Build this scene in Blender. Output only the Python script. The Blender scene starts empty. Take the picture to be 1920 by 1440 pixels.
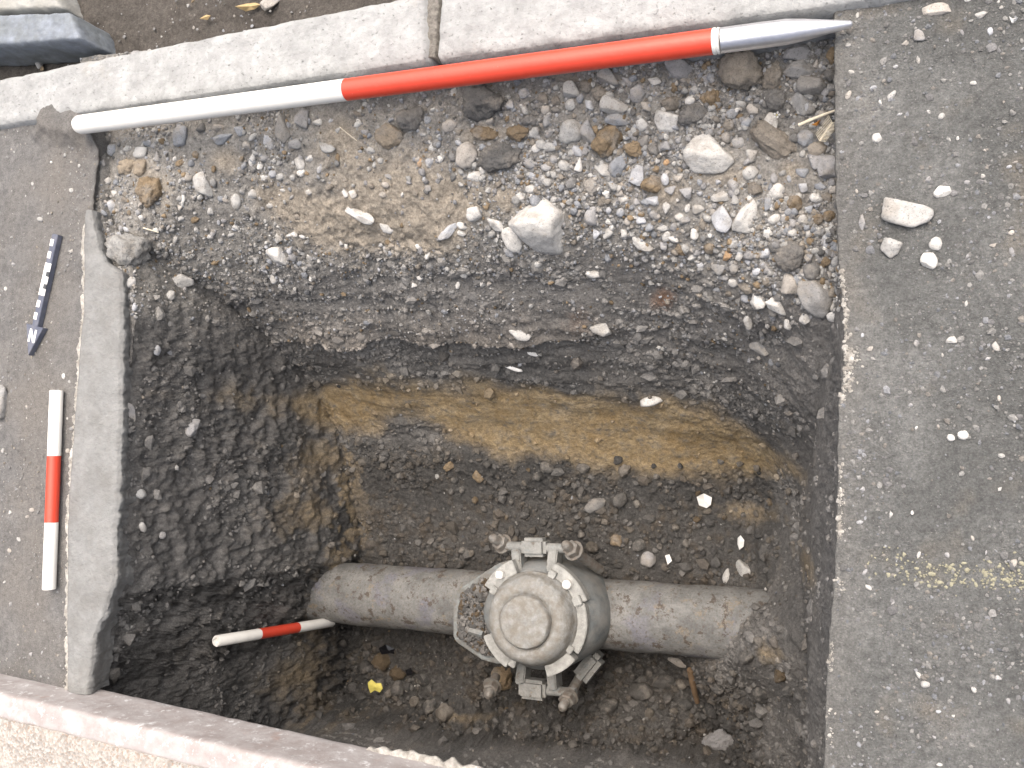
import bpy, bmesh, math, random
import numpy as np
from mathutils import Vector, Matrix

SC = bpy.context.scene
COL = SC.collection
rng = np.random.default_rng(7)
random.seed(7)

# ------------------------------------------------------------------ camera
FPX, CAMH = 1700.0, 1.02                 # focal length in photo pixels, camera height (m)
_n = np.array([.42, .08, 1.0]); _n /= np.linalg.norm(_n)
_Z = -_n
_Y = np.array([0, -1.0, 0]); _Y = _Y - (_Y @ _Z) * _Z; _Y /= np.linalg.norm(_Y)
_X = np.cross(_Y, _Z)
RC = np.array([_X, _Y, _Z])              # lens frame (x right, y down, z forward) -> world
cam_d = bpy.data.cameras.new('camera')
cam = bpy.data.objects.new('camera', cam_d); COL.objects.link(cam)
cam_d.sensor_width = 36.0; cam_d.lens = 36.0 * FPX / 1920.0
cam_d.clip_start = .05; cam_d.clip_end = 500
_m = RC @ np.diag([1, -1, -1])
cam.matrix_world = Matrix([[*map(float, _m[i]), [0, 0, CAMH][i]] for i in range(3)] + [[0, 0, 0, 1]])
SC.camera = cam

# ------------------------------------------------------------------ light
SUN_EL, SUN_AZ = 68.0, 78.0             # overcast; azimuth: direction towards the sun from +x, degrees
world = bpy.data.worlds.new('World'); SC.world = world; world.use_nodes = True
nt = world.node_tree; nt.nodes.clear()
sky = nt.nodes.new('ShaderNodeTexSky'); sky.sky_type = 'NISHITA'; sky.sun_disc = False
sky.sun_elevation = math.radians(SUN_EL); sky.sun_rotation = math.radians(90 - SUN_AZ)
sky.air_density = .7; sky.dust_density = 10.0; sky.ozone_density = 0.0
bg = nt.nodes.new('ShaderNodeBackground'); bg.inputs['Strength'].default_value = .09
wo = nt.nodes.new('ShaderNodeOutputWorld')
nt.links.new(sky.outputs[0], bg.inputs[0]); nt.links.new(bg.outputs[0], wo.inputs[0])
sun_d = bpy.data.lights.new('sun', 'SUN'); sun_d.energy = 1.5; sun_d.angle = math.radians(110)
sun_d.color = (.985, .995, 1.0)
sun = bpy.data.objects.new('sun', sun_d); COL.objects.link(sun)
_sd = Vector((math.cos(math.radians(SUN_AZ)) * math.cos(math.radians(SUN_EL)),
              math.sin(math.radians(SUN_AZ)) * math.cos(math.radians(SUN_EL)), math.sin(math.radians(SUN_EL))))
sun.rotation_euler = (-_sd).to_track_quat('-Z', 'Y').to_euler(); sun.location = (0, 0, 3)
SC.view_settings.view_transform = 'Standard'; SC.view_settings.look = 'None'
SC.view_settings.exposure = 1.3; SC.view_settings.gamma = 1.0
SC.cycles.max_bounces = 8; SC.cycles.diffuse_bounces = 6; SC.cycles.glossy_bounces = 2
SC.cycles.use_denoising = True

# ------------------------------------------------------------------ helpers
def G(px, py, z=0.0):
    """point of the place at height z that lies behind photo pixel (px, py)"""
    w = RC @ np.array([(px - 960) / FPX, (py - 720) / FPX, 1.0])
    t = (z - CAMH) / w[2]
    return np.array([w[0] * t, w[1] * t, z])
def proj(P):
    c = (np.asarray(P) - [0, 0, CAMH]) @ RC
    return np.stack([960 + FPX * c[..., 0] / c[..., 2], 720 + FPX * c[..., 1] / c[..., 2], c[..., 2]], -1)
def _hash(ix, iy, iz, seed):
    h = (ix.astype(np.int64) * 374761393 + iy.astype(np.int64) * 668265263 + iz.astype(np.int64) * 2147483647 + seed * 974711) & 0xffffffff
    h = ((h ^ (h >> 13)) * 1274126177) & 0xffffffff
    h = ((h ^ (h >> 16)) * 2246822519) & 0xffffffff
    return (h ^ (h >> 15)) & 0xffffffff
_g = rng.normal(size=(256, 3)); _g /= np.linalg.norm(_g, axis=1)[:, None]; _g = _g.astype(np.float32)
def perlin(p, seed=0):
    p = np.asarray(p, dtype=np.float64); i = np.floor(p); f = (p - i).astype(np.float32); i = i.astype(np.int64)
    u = f * f * f * (f * (f * 6 - 15) + 10)
    out = 0
    for dx in (0, 1):
        wx = u[:, 0] if dx else 1 - u[:, 0]
        for dy in (0, 1):
            wy = u[:, 1] if dy else 1 - u[:, 1]
            for dz in (0, 1):
                wz = u[:, 2] if dz else 1 - u[:, 2]
                g = _g[_hash(i[:, 0] + dx, i[:, 1] + dy, i[:, 2] + dz, seed) & 255]
                out = out + wx * wy * wz * (g[:, 0] * (f[:, 0] - dx) + g[:, 1] * (f[:, 1] - dy) + g[:, 2] * (f[:, 2] - dz))
    return out * 1.6
def fbm(p, freq, octs=3, seed=0, gain=.5):
    a, s, t = 1.0, 0, 0
    for o in range(octs):
        s = s + a * perlin(np.asarray(p) * freq * 2 ** o, seed + o * 17); t += a; a *= gain
    return s / t
def sstep(a, b, x):
    t = np.clip((x - a) / (b - a), 0, 1); return t * t * (3 - 2 * t)
def inpoly(x, y, poly):
    r = np.zeros(x.shape, bool); P = np.asarray(poly); j = len(P) - 1
    for i in range(len(P)):
        c = ((P[i, 1] > y) != (P[j, 1] > y)) & (x < (P[j, 0] - P[i, 0]) * (y - P[i, 1]) / (P[j, 1] - P[i, 1] + 1e-12) + P[i, 0])
        r ^= c; j = i
    return r
def polydist(x, y, poly):
    """signed distance to a plan polygon, positive inside"""
    P = np.asarray(poly); d = np.full(x.shape, 1e9)
    for i in range(len(P)):
        a, b = P[i - 1], P[i]; e = b - a
        t = np.clip(((x - a[0]) * e[0] + (y - a[1]) * e[1]) / (e @ e + 1e-12), 0, 1)
        d = np.minimum(d, np.hypot(x - a[0] - t * e[0], y - a[1] - t * e[1]))
    return np.where(inpoly(x, y, P), d, -d)

def mesh_np(name, V, F, smooth=True, col=None):
    V = np.ascontiguousarray(V, np.float32); F = np.ascontiguousarray(F, np.int32)
    me = bpy.data.meshes.new(name); k = F.shape[1]
    me.vertices.add(len(V)); me.vertices.foreach_set('co', V.ravel())
    me.loops.add(F.size); me.loops.foreach_set('vertex_index', F.ravel())
    me.polygons.add(len(F)); me.polygons.foreach_set('loop_start', np.arange(0, F.size, k, dtype=np.int32))
    me.polygons.foreach_set('use_smooth', np.full(len(F), smooth))
    if col is not None:
        a = me.color_attributes.new('Col', 'FLOAT_COLOR', 'POINT')
        a.data.foreach_set('color', np.concatenate([col, np.ones((len(col), 1))], 1).astype(np.float32).ravel())
    me.update(calc_edges=True); me.validate()
    return me
def grid_faces(nr, nc):
    i = np.arange(nr * nc).reshape(nr, nc)
    return np.stack([i[:-1, :-1], i[:-1, 1:], i[1:, 1:], i[1:, :-1]], -1).reshape(-1, 4)
def obj(name, me, mat=None, parent=None):
    o = bpy.data.objects.new(name, me); COL.objects.link(o)
    if mat is not None and me is not None and len(me.materials) == 0: me.materials.append(mat)
    if parent is not None: o.parent = parent
    return o
def tag(o, label=None, cat=None, group=None, kind=None):
    if label: o['label'] = label
    if cat: o['category'] = cat
    if group: o['group'] = group
    if kind: o['kind'] = kind
    return o
def empty(name, loc=(0, 0, 0)):
    o = bpy.data.objects.new(name, None); COL.objects.link(o); o.location = [float(v) for v in loc]; o.empty_display_size = .02
    return o
def bm_obj(name, bm, mat, parent=None, smooth=False, loc=None):
    me = bpy.data.meshes.new(name); bm.to_mesh(me); bm.free()
    if smooth:
        me.polygons.foreach_set('use_smooth', np.full(len(me.polygons), True))
        try: me.set_sharp_from_angle(angle=math.radians(38))
        except Exception: pass
    o = obj(name, me, mat, parent)
    if loc is not None: o.location = loc
    return o

# ------------------------------------------------------------------ materials
def nodes_of(name):
    m = bpy.data.materials.new(name); m.use_nodes = True
    return m, m.node_tree, m.node_tree.nodes['Principled BSDF']
def N(t, kind, **kw):
    n = t.nodes.new(kind)
    for k, v in kw.items():
        if k in n.inputs: n.inputs[k].default_value = v
        else: setattr(n, k, v)
    return n
def noise(t, pos, scale, detail=4, rough=.6):
    n = N(t, 'ShaderNodeTexNoise', Scale=scale, Detail=detail, Roughness=rough); t.links.new(pos, n.inputs['Vector']); return n.outputs[0]
def ramp(t, fac, stops):
    r = t.nodes.new('ShaderNodeValToRGB'); e = r.color_ramp.elements
    while len(e) < len(stops): e.new(.5)
    for k, (p, c) in enumerate(stops):
        e[k].position = p; e[k].color = (c, c, c, 1) if isinstance(c, (int, float)) else (*c, 1)
    t.links.new(fac, r.inputs[0]); return r.outputs[0]
def mixc(t, fac, a, b, mode='MIX'):
    m = t.nodes.new('ShaderNodeMix'); m.data_type = 'RGBA'; m.blend_type = mode
    for s, v in ((m.inputs[0], fac), (m.inputs[6], a), (m.inputs[7], b)):
        if isinstance(v, (int, float)): s.default_value = v
        elif isinstance(v, tuple): s.default_value = (*v, 1)
        else: t.links.new(v, s)
    return m.outputs[2]
def bump(t, bs, h, dist, strength=1.0, prev=None):
    b = N(t, 'ShaderNodeBump', Strength=strength, Distance=dist); t.links.new(h, b.inputs['Height'])
    if prev is not None: t.links.new(prev, b.inputs['Normal'])
    t.links.new(b.outputs[0], bs.inputs['Normal']); return b.outputs[0]
def position(t): return t.nodes.new('ShaderNodeNewGeometry').outputs['Position']
def objpos(t): return t.nodes.new('ShaderNodeTexCoord').outputs['Object']

def mat_vertex(name, rough, b1, b2, var=(.62, 1.35), fine=420, spec=.3, speck=0.0):
    """colour from the surface's own pigment attribute, broken up by grain and relief"""
    m, t, bs = nodes_of(name)
    at = N(t, 'ShaderNodeAttribute', attribute_name='Col'); pos = position(t)
    v1 = ramp(t, noise(t, pos, 130, 5, .7), [(.25, var[0]), (.75, var[1])])
    c = mixc(t, 1.0, at.outputs['Color'], v1, 'MULTIPLY')
    v2 = ramp(t, noise(t, pos, fine, 3, .7), [(.2, .6), (.8, 1.4)])
    c = mixc(t, 1.0, c, v2, 'MULTIPLY')
    if speck:
        vo = N(t, 'ShaderNodeTexVoronoi', Scale=330.0); t.links.new(pos, vo.inputs['Vector'])
        k = ramp(t, vo.outputs['Distance'], [(.10, 1.0), (.2, 0.0)])
        sel = ramp(t, vo.outputs['Color'], [(.62, 0.0), (.66, speck)])
        kk = mixc(t, 1.0, k, sel, 'MULTIPLY')
        c = mixc(t, kk, c, (.42, .41, .38))
    t.links.new(c, bs.inputs['Base Color'])
    bs.inputs['Roughness'].default_value = rough; bs.inputs['Specular IOR Level'].default_value = spec
    p = bump(t, bs, noise(t, pos, 160, 6, .75), b1)
    bump(t, bs, noise(t, pos, fine * 1.6, 3, .7), b2, 1.0, p)
    return m
M_SOIL = mat_vertex('damp_soil', .93, .0055, .0028, (.62, 1.38), 380, .14)
M_GRAIN = mat_vertex('loose_grain', .85, .002, .0012, (.75, 1.25), 600, .3)
M_ASPH = mat_vertex('worn_asphalt', .92, .0030, .0026, (.66, 1.34), 420, .2, speck=.5)
M_DUST = mat_vertex('dusty_footway', .92, .0022, .0018, (.75, 1.25), 480, .2, speck=.25)

def mat_simple(name, colr, rough, metal=0.0, var=.25, scale=60, b=.0006, spec=.4, dirt=None, dirt_amt=.5, dscale=25):
    m, t, bs = nodes_of(name); pos = position(t)
    v = ramp(t, noise(t, pos, scale, 5, .65), [(.25, 1 - var), (.75, 1 + var)])
    c = mixc(t, 1.0, tuple(colr), v, 'MULTIPLY')
    if dirt is not None:
        k = ramp(t, noise(t, pos, dscale, 6, .7), [(.52 - .2 * dirt_amt, 0.0), (.62, dirt_amt)])
        c = mixc(t, k, c, tuple(dirt))
    t.links.new(c, bs.inputs['Base Color'])
    bs.inputs['Roughness'].default_value = rough; bs.inputs['Metallic'].default_value = metal; bs.inputs['Specular IOR Level'].default_value = spec
    if b: bump(t, bs, noise(t, pos, scale * 3, 5, .7), b)
    return m
def mat_stone(name, b=.002):
    """rock: pigment from the object's own colour, mottled, stained and dusty"""
    m, t, bs = nodes_of(name); pos = position(t)
    oi = t.nodes.new('ShaderNodeObjectInfo')
    v = ramp(t, noise(t, pos, 90, 6, .7), [(.25, .72), (.75, 1.22)])
    c = mixc(t, 1.0, oi.outputs['Color'], v, 'MULTIPLY')
    k = ramp(t, noise(t, pos, 38, 4, .6), [(.50, 0.0), (.66, .7)])
    c = mixc(t, k, c, (.29, .268, .235))
    sp = ramp(t, noise(t, pos, 520, 2, .6), [(.30, .55), (.42, 1.0)])
    c = mixc(t, 1.0, c, sp, 'MULTIPLY')
    t.links.new(c, bs.inputs['Base Color']); bs.inputs['Roughness'].default_value = .85; bs.inputs['Specular IOR Level'].default_value = .3
    p = bump(t, bs, noise(t, pos, 110, 6, .7), b)
    bump(t, bs, noise(t, pos, 500, 3, .7), b * .35, 1.0, p)
    return m
M_STONE = mat_stone('rock'); M_CLOD = mat_stone('clod_earth', .006)

M_KERB = None
def mat_kerb():
    m, t, bs = nodes_of('granite_kerb'); pos = position(t)
    v = ramp(t, noise(t, pos, 28, 5, .65), [(.3, .78), (.7, 1.12)])
    c = mixc(t, 1.0, (.33, .336, .330), v, 'MULTIPLY')
    vo = N(t, 'ShaderNodeTexVoronoi', Scale=150.0); t.links.new(pos, vo.inputs['Vector'])
    g = ramp(t, vo.outputs['Color'], [(.0, .90), (1.0, 1.07)])
    c = mixc(t, 1.0, c, g, 'MULTIPLY')
    pits = ramp(t, noise(t, pos, 200, 4, .65), [(.27, .45), (.40, 1.0)])
    c = mixc(t, 1.0, c, pits, 'MULTIPLY')
    st = ramp(t, noise(t, pos, 17, 6, .72), [(.58, 0.0), (.78, .45)])
    c = mixc(t, st, c, (.27, .245, .20))
    t.links.new(c, bs.inputs['Base Color']); bs.inputs['Roughness'].default_value = .88; bs.inputs['Specular IOR Level'].default_value = .25
    p = bump(t, bs, noise(t, pos, 70, 6, .7), .0035)
    bump(t, bs, pits, .0010, 1.0, p)
    return m
M_KERB = mat_kerb()
M_CEM = mat_simple('smooth_cement', (.225, .228, .222), .9, 0, .2, 40, .004, .2, (.165, .16, .15), .5, 22)
M_MORTAR = mat_simple('old_mortar', (.55, .53, .49), .9, 0, .3, 170, .003, .2, (.22, .2, .17), .7, 90)
M_SLATE = mat_simple('blue_grey_stone', (.20, .225, .26), .7, 0, .3, 45, .0015, .35, (.12, .13, .12), .6, 18)
def mat_paint(name, colr, rough, chip, cscale, camt):
    m, t, bs = nodes_of(name); pos = position(t)
    v = ramp(t, noise(t, pos, 40, 4, .6), [(.2, .90), (.8, 1.06)])
    c = mixc(t, 1.0, colr, v, 'MULTIPLY')
    k = ramp(t, noise(t, pos, cscale, 5, .8), [(.66, 0.0), (.72, camt)])
    c = mixc(t, k, c, chip)
    t.links.new(c, bs.inputs['Base Color']); bs.inputs['Roughness'].default_value = rough
    bump(t, bs, noise(t, pos, 90, 3, .6), .0003)
    return m
M_RED = mat_paint('red_gloss_paint', (.62, .062, .032), .34, (.75, .5, .42), 150, .5)
M_WHITE = mat_paint('white_paint', (.80, .79, .74), .42, (.55, .50, .42), 120, .35)
M_ALU = mat_simple('dull_aluminium', (.72, .72, .74), .36, .9, .1, 90, .0003)
M_BLACKB = mat_simple('arrow_grey_blue', (.095, .105, .14), .5, 0, .2, 60, .0003, .4, (.2, .19, .18), .3, 60)
M_DSQ = mat_simple('arrow_dark_mark', (.06, .065, .07), .5, 0, .2, 60, 0)
M_MARKW = mat_simple('arrow_white_mark', (.80, .79, .76), .5, 0, .08, 60, 0)

# ------------------------------------------------------------------ ground sheet and the pit
XL0, XR0, YF0, YB0 = -1.6, .35, -.64, .66        # hole in the big ground sheet
R_ = 60.0
gv = np.array([(-R_, -R_, -.13), (R_, -R_, -.13), (R_, R_, -.13), (-R_, R_, -.13), (XL0, YF0, -.13), (XR0, YF0, -.13), (XR0, YB0, -.13), (XL0, YB0, -.13)])
gf = np.array([(0, 1, 5, 4), (1, 2, 6, 5), (2, 3, 7, 6), (3, 0, 4, 7)])
tag(obj('ground', mesh_np('ground', gv, gf, False, np.tile([.12, .11, .095], (8, 1))), M_DUST), kind='structure')

CP = [  # photo pixel -> depth of the dug surface (m)
 (60,200,-.02),(200,260,-.025),(400,225,-.035),(600,190,-.05),(800,165,-.06),(1000,140,-.07),(1200,120,-.075),(1400,105,-.08),(1540,90,-.065),
 (400,120,-.05),(900,60,-.07),(1400,0,-.09),(1700,-40,-.09),(0,120,-.05),
 (200,350,-.03),(400,340,-.055),(600,340,-.075),(800,330,-.085),(1000,300,-.095),(1200,280,-.10),(1400,260,-.10),(1540,260,-.10),
 (235,460,-.04),(400,450,-.10),(600,460,-.13),(800,470,-.15),(1000,475,-.15),(1200,465,-.145),(1400,440,-.12),(1540,430,-.105),(1545,560,-.13),
 (330,520,-.11),(450,545,-.18),(600,565,-.215),(800,565,-.225),(1000,555,-.225),(1200,555,-.225),(1400,570,-.18),(1540,640,-.16),
 (420,580,-.25),(520,620,-.28),(650,652,-.305),(800,630,-.295),(970,625,-.285),(1150,615,-.285),(1300,640,-.29),(1450,660,-.25),(1530,720,-.22),
 (520,690,-.42),(650,692,-.385),(800,692,-.385),(1000,692,-.38),(1200,705,-.38),(1400,745,-.37),(1510,810,-.33),
 (590,785,-.50),(700,825,-.53),(850,842,-.55),(1000,862,-.565),(1150,882,-.575),(1300,892,-.575),(1440,897,-.55),(1490,880,-.44),
 (640,900,-.57),(800,920,-.60),(1000,940,-.61),(1200,950,-.60),(1400,965,-.59),(630,1000,-.60),(800,1020,-.62),(1000,1000,-.62),(1250,1050,-.62),(1420,1060,-.585),
 (640,1110,-.64),(800,1120,-.645),(1000,1140,-.65),(1200,1160,-.64),(1340,1165,-.62),
 (560,1110,-.585),(530,1040,-.56),(520,1180,-.62),
 (620,1165,-.70),(560,1240,-.69),(520,1300,-.66),(700,1240,-.69),(850,1240,-.67),(1000,1290,-.67),(1200,1280,-.68),
 (1420,1180,-.455),(1372,1215,-.49),(1322,1245,-.555),(1478,1128,-.45),(1440,1240,-.46),(1440,1100,-.56),(1495,1180,-.40),(1500,1330,-.46),(1420,1320,-.56),(1330,1385,-.70),(1280,1275,-.66),
 (860,1345,-.595),(980,1350,-.585),(1100,1360,-.58),(1240,1375,-.60),(900,1410,-.585),(1100,1430,-.58),(700,1345,-.66),(600,1345,-.67),(950,1318,-.68),(1120,1320,-.69),(1450,1430,-.50),(780,1320,-.68)]
CPW = np.array([G(*c) for c in CP])
def rbf(xy):
    A = np.linalg.norm(CPW[:, None, :2] - CPW[None, :, :2], axis=2); n = len(CPW)
    K = np.sqrt(A ** 2 + .02 ** 2) - np.eye(n) * .004
    B = np.block([[K, np.ones((n, 1))], [np.ones((1, n)), np.zeros((1, 1))]])
    w = np.linalg.solve(B, np.append(CPW[:, 2], 0))
    out = np.full(len(xy), w[-1])
    for k in range(n):
        out += w[k] * np.sqrt((xy[:, 0] - CPW[k, 0]) ** 2 + (xy[:, 1] - CPW[k, 1]) ** 2 + .02 ** 2)
    return out
xs = np.concatenate([np.linspace(-1.20, -1.152, 12, False), np.linspace(-1.152, -1.068, 135, False), np.linspace(-1.068, -1.010, 160, False), np.linspace(-1.010, -.17, 450, False), np.linspace(-.17, -.03, 105)])
ys = np.concatenate([np.linspace(-.655, -.50, 60, False), np.linspace(-.50, -.05, 235, False), np.linspace(-.05, .30, 260, False), np.linspace(.30, .60, 130)])
NX, NY = len(xs), len(ys)
gx, gy = np.meshgrid(xs, ys); fx, fy = gx.ravel(), gy.ravel()
_lo = np.stack([fx, fy, 0 * fx], 1)
# the interpolation is smooth: evaluate it on a coarser lattice, then bilinearly
cx, cy = np.linspace(-1.25, 0, 260), np.linspace(-.66, .64, 270)
CZ = rbf(np.stack([a.ravel() for a in np.meshgrid(cx, cy)], 1)).reshape(270, 260)
def bil(x, y):
    u = np.clip((x - cx[0]) / (cx[1] - cx[0]), 0, 258.99); v = np.clip((y - cy[0]) / (cy[1] - cy[0]), 0, 268.99)
    i, j = u.astype(int), v.astype(int); a, b = u - i, v - j
    return CZ[j, i] * (1 - a) * (1 - b) + CZ[j, i + 1] * a * (1 - b) + CZ[j + 1, i] * (1 - a) * b + CZ[j + 1, i + 1] * a * b
def smax(a, b, k=.012):
    h = np.clip(.5 + .5 * (a - b) / k, 0, 1); return b * (1 - h) + a * h + k * h * (1 - h)
z0 = bil(fx, fy)
wob = fbm(np.stack([fx * 0, fy, fx * 0], 1), 9, 3, 3) * .008
xl = np.interp(fy, [-.6, -.40, -.24, .20, .27, .33, .6], [-1.148, -1.146, -1.062, -1.058, -1.075, -1.135, -1.16]) + wob
z0 = smax(z0, -(fx - xl) * np.interp(fy, [-.33, -.22, .1, .3], [12, 15, 16, 8]))
xr = np.interp(fy, [-.6, .1, .6], [-.052, -.048, -.050])
z0 = smax(z0, -(xr - fx) * np.interp(fy, [-.5, -.1, .15, .3], [6.0, 5.5, 7.0, 14.0]))
z0 = smax(z0, -(fy - np.interp(fx, [-.75, -.45], [-.622, -.59])) * 9)
z0 = np.minimum(z0, -.012)
P = np.stack([fx, fy, z0], 1)
def grid_normals(P):
    Q = P.reshape(NY, NX, 3)
    a = np.gradient(Q, axis=1); b = np.gradient(Q, axis=0)
    n = np.cross(a, b); n /= np.linalg.norm(n, axis=2, keepdims=True) + 1e-12
    return n.reshape(-1, 3)
Nn = grid_normals(P)
# overhanging lip of compacted soil across the far side
lipz = -.288 + .018 * fbm(np.stack([fx, fx * 0, fx * 0], 1), 8, 3, 9)
lw = sstep(-1.0, -.93, fx) * (1 - sstep(-.46, -.34, fx)) * (.6 + .9 * np.clip(fbm(np.stack([fx, fx * 0 + 5, fx * 0], 1), 11, 3, 5) + .35, 0, 1))
lip = .017 * lw * sstep(.16, 0, np.abs(z0 - lipz + .02)) * np.where(z0 > lipz, sstep(-.10, 0, -(z0 - lipz)), 1 - sstep(0, .014, lipz - z0)) * (fy > .02)
# surface pigments -------------------------------------------------
def srf_lookup():
    q = proj(P); W, Hh = 480, 360
    u = (q[:, 0] / 4).astype(int); v = (q[:, 1] / 4).astype(int)
    ok = (u >= 0) & (u < W) & (v >= 0) & (v < Hh)
    idx = np.nonzero(ok)[0]; idx = idx[np.argsort(-q[idx, 2])]
    buf = np.full((Hh, W), -1); buf[v[idx], u[idx]] = idx
    return buf
BUF = srf_lookup()
def hit(px, py):
    u, v = int(px / 4), int(py / 4)
    for r in range(0, 14):
        best = None
        for dv in range(-r, r + 1):
            for du in range(-r, r + 1):
                a, b = min(max(u + du, 0), 479), min(max(v + dv, 0), 359)
                if BUF[b, a] >= 0:
                    k = BUF[b, a]; d = du * du + dv * dv
                    if best is None or d < best[0]: best = (d, k)
        if best: return best[1]
    return 0
def plan(pts): return [P[hit(*p), :2] for p in pts]
def blob(px, py, rx, ry, rot=0):
    """soft patch on the dug surface: 1 in the middle"""
    c = P[hit(px, py)]; a = P[hit(px + rx, py)]; b = P[hit(px, py + ry)]
    ra = max(np.linalg.norm((a - c)), .008); rb = max(np.linalg.norm(b - c), .008)
    return np.exp(-(((fx - c[0]) / ra) ** 2 + ((fy - c[1]) / rb) ** 2 + ((P[:, 2] - c[2]) / .12) ** 2))
nz1 = fbm(P, 14, 4, 21); nz2 = fbm(P, 45, 4, 31); nz3 = fbm(P, 5, 3, 41); nz4 = fbm(P, 110, 3, 51)
clay_poly = plan([(553,748),(600,726),(660,706),(720,700),(800,714),(900,720),(1000,722),(1100,735),(1180,748),(1250,738),(1330,752),(1400,792),(1450,838),(1492,890),(1400,897),(1300,893),(1200,893),(1130,883),(1060,868),(980,862),(920,850),(880,838),(835,815),(795,785),(740,775),(700,800),(650,803),(600,778)])
cd = polydist(fx, fy, clay_poly)
clay = sstep(-.020, .020, cd + .030 * nz1 + .030 * nz3 + .016 * nz2 + .008 * nz4 - .004)
# clay at the foot of the left side
lf = (fx < -.90) & (fy < .10)
lclay = lf * sstep(.0, .3, nz2 + .9 * nz1 + .12) * sstep(-.655, -.60, P[:, 2] + .05 * nz1) * (1 - sstep(-.53, -.47, P[:, 2] + .07 * nz1 + .03 * nz2)) * (1 - sstep(-1.05, -.95, fx + .05 * nz1)) * (.45 + .55 * sstep(-.36, -.16, fy + .1 * nz1))
clay = np.maximum(clay, lclay * .95)
clay = np.maximum(clay, .75 * np.clip(sum(blob(*b) for b in [(600,860,30,45),(575,960,14,50),(1440,1225,18,16),(1400,960,60,25),(560,1260,50,45),(860,1345,60,10),(1510,1060,15,40)]) * 1.1 + nz2 * .9 + nz1 * .5 - .35, 0, 1))
soil = np.array([.138, .136, .131]); soil2 = np.array([.215, .207, .194]); claycol = np.array([.355, .255, .13]); clay2 = np.array([.47, .38, .245])
sec = np.array([.225, .219, .208]); dust = np.array([.335, .322, .296]); tan = np.array([.42, .37, .30]); brown = np.array([.165, .125, .082])
def lerp(a, b, w): return a * (1 - w[:, None]) + b * w[:, None]
C = lerp(soil[None] * np.ones((len(P), 1)), soil2[None], np.clip(.45 + nz1 * .9 + nz3 * .5, 0, 1))
upper = sstep(-.40, -.24, P[:, 2] + .03 * nz1) * sstep(-1.06, -.97, fx + .02 * nz1)
C = lerp(C, sec[None] * (1 + .25 * nz2[:, None]), upper * .85)
bench = sstep(-.20, -.12, P[:, 2] + .03 * nz1) * sstep(.14, .24, fy + .02 * nz1)
C = lerp(C, dust[None] * (1 + .35 * nz2[:, None]), bench * .9)
C = lerp(C, (sec * .8)[None], bench * np.clip(nz3 * 1.0 + nz1 * .5, 0, .5))
tanm = np.clip(sum(blob(*b) for b in [(730,340,110,65),(640,260,60,45),(840,380,80,50),(700,420,100,35),(600,420,70,45),(540,380,40,30),(780,450,80,25),(285,350,35,35),(250,310,30,25),(420,300,30,25),(510,370,30,20),(950,370,30,30),(1480,320,30,25),(910,250,50,20),(1350,330,50,25),(1250,360,40,20)]) * 1.25 + nz1 * .5 + nz2 * .3 - .30, 0, 1)
C = lerp(C, tan[None] * (1 + .15 * nz2[:, None]), tanm * .9 * sstep(-.24, -.15, P[:, 2]))
cc = lerp(claycol[None] * np.ones((len(P), 1)), clay2[None], np.clip(.45 + nz2 * .7 + nz1 * .6, 0, 1))
C = lerp(C, cc, clay * np.clip(.97 - 1.3 * np.clip(nz4 - .08, 0, 1) - 1.1 * np.clip(nz2 - .12, 0, 1) - 1.2 * np.clip(nz1 - .22, 0, 1), 0, 1))
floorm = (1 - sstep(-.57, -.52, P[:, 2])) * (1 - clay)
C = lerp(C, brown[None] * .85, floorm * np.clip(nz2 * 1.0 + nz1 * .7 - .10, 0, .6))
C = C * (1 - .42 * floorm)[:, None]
rust = np.clip(blob(1240, 560, 35, 12) + .6 * blob(1080, 590, 40, 15) + nz2 * .4 - .35, 0, 1)
C = lerp(C, np.array([[.26, .14, .08]]), rust)
pale = np.clip((lip / .017) * 1.0 + nz2 * .5 - .15, 0, 1)
C = lerp(C, np.array([[.26, .235, .205]]), pale * .75)
C = np.clip(C, .015, .8)
# relief -----------------------------------------------------------
smooth = 1 - .40 * clay
rmask = np.clip(.72 + 1.1 * fbm(P, 6, 2, 55) + .5 * nz1, .35, 1.25)
ridg = 1 - 2 * np.abs(fbm(P, 26, 4, 61))
h = .010 * fbm(P, 9, 3, 71) + smooth * rmask * (.0058 * nz2 + .0034 * nz4 + .0040 * (ridg - .5) + .0018 * fbm(P, 260, 2, 81))
crumb = np.clip(fbm(P, 70, 3, 91), 0, 1)
h += (1 - clay) * rmask * (.005 + .007 * floorm) * crumb
lwall = sstep(-.99, -1.03, fx) * sstep(.2, .1, fy)
h += lwall * (1 - .6 * clay) * (.010 * fbm(P, 16, 3, 73) + .007 * nz2 + .004 * nz4)
front = floorm * sstep(-.30, -.36, fy)
h += floorm * .009 * np.clip(fbm(P, 22, 3, 77), -.2, 1)
h += front * (.018 * np.clip(fbm(P, 34, 3, 75) + .15, -.1, 1) + .006 * nz4)
h *= np.clip(.25 + sstep(-.0, .06, -P[:, 2] - .01), 0, 1)
P = P + Nn * h[:, None]
P[:, 1] -= lip
# trowel-smeared ledges in the clay and soft bedding lines in the section
far = sstep(.0, .05, fy) * sstep(-.60, -.45, z0) * (1 - sstep(-.22, -.15, z0))
P[:, 0] += lwall * (1 - .5 * clay) * .012 * fbm(np.stack([fx * 0 + 3, fy * 9 + 2 * nz1, z0 * 15 + 1.2 * nz1], 1), 1, 4, 103)
P[:, 1] -= far * (.009 - .006 * clay) * fbm(np.stack([fx * 3, fy * 0, z0 * 40], 1), 1, 3, 101)
# the soil round the pipe is hollowed out
PIT_F = grid_faces(NY, NX)
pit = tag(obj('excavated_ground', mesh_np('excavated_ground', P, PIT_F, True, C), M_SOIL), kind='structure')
Nn = grid_normals(P)
BUF = srf_lookup()

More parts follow.
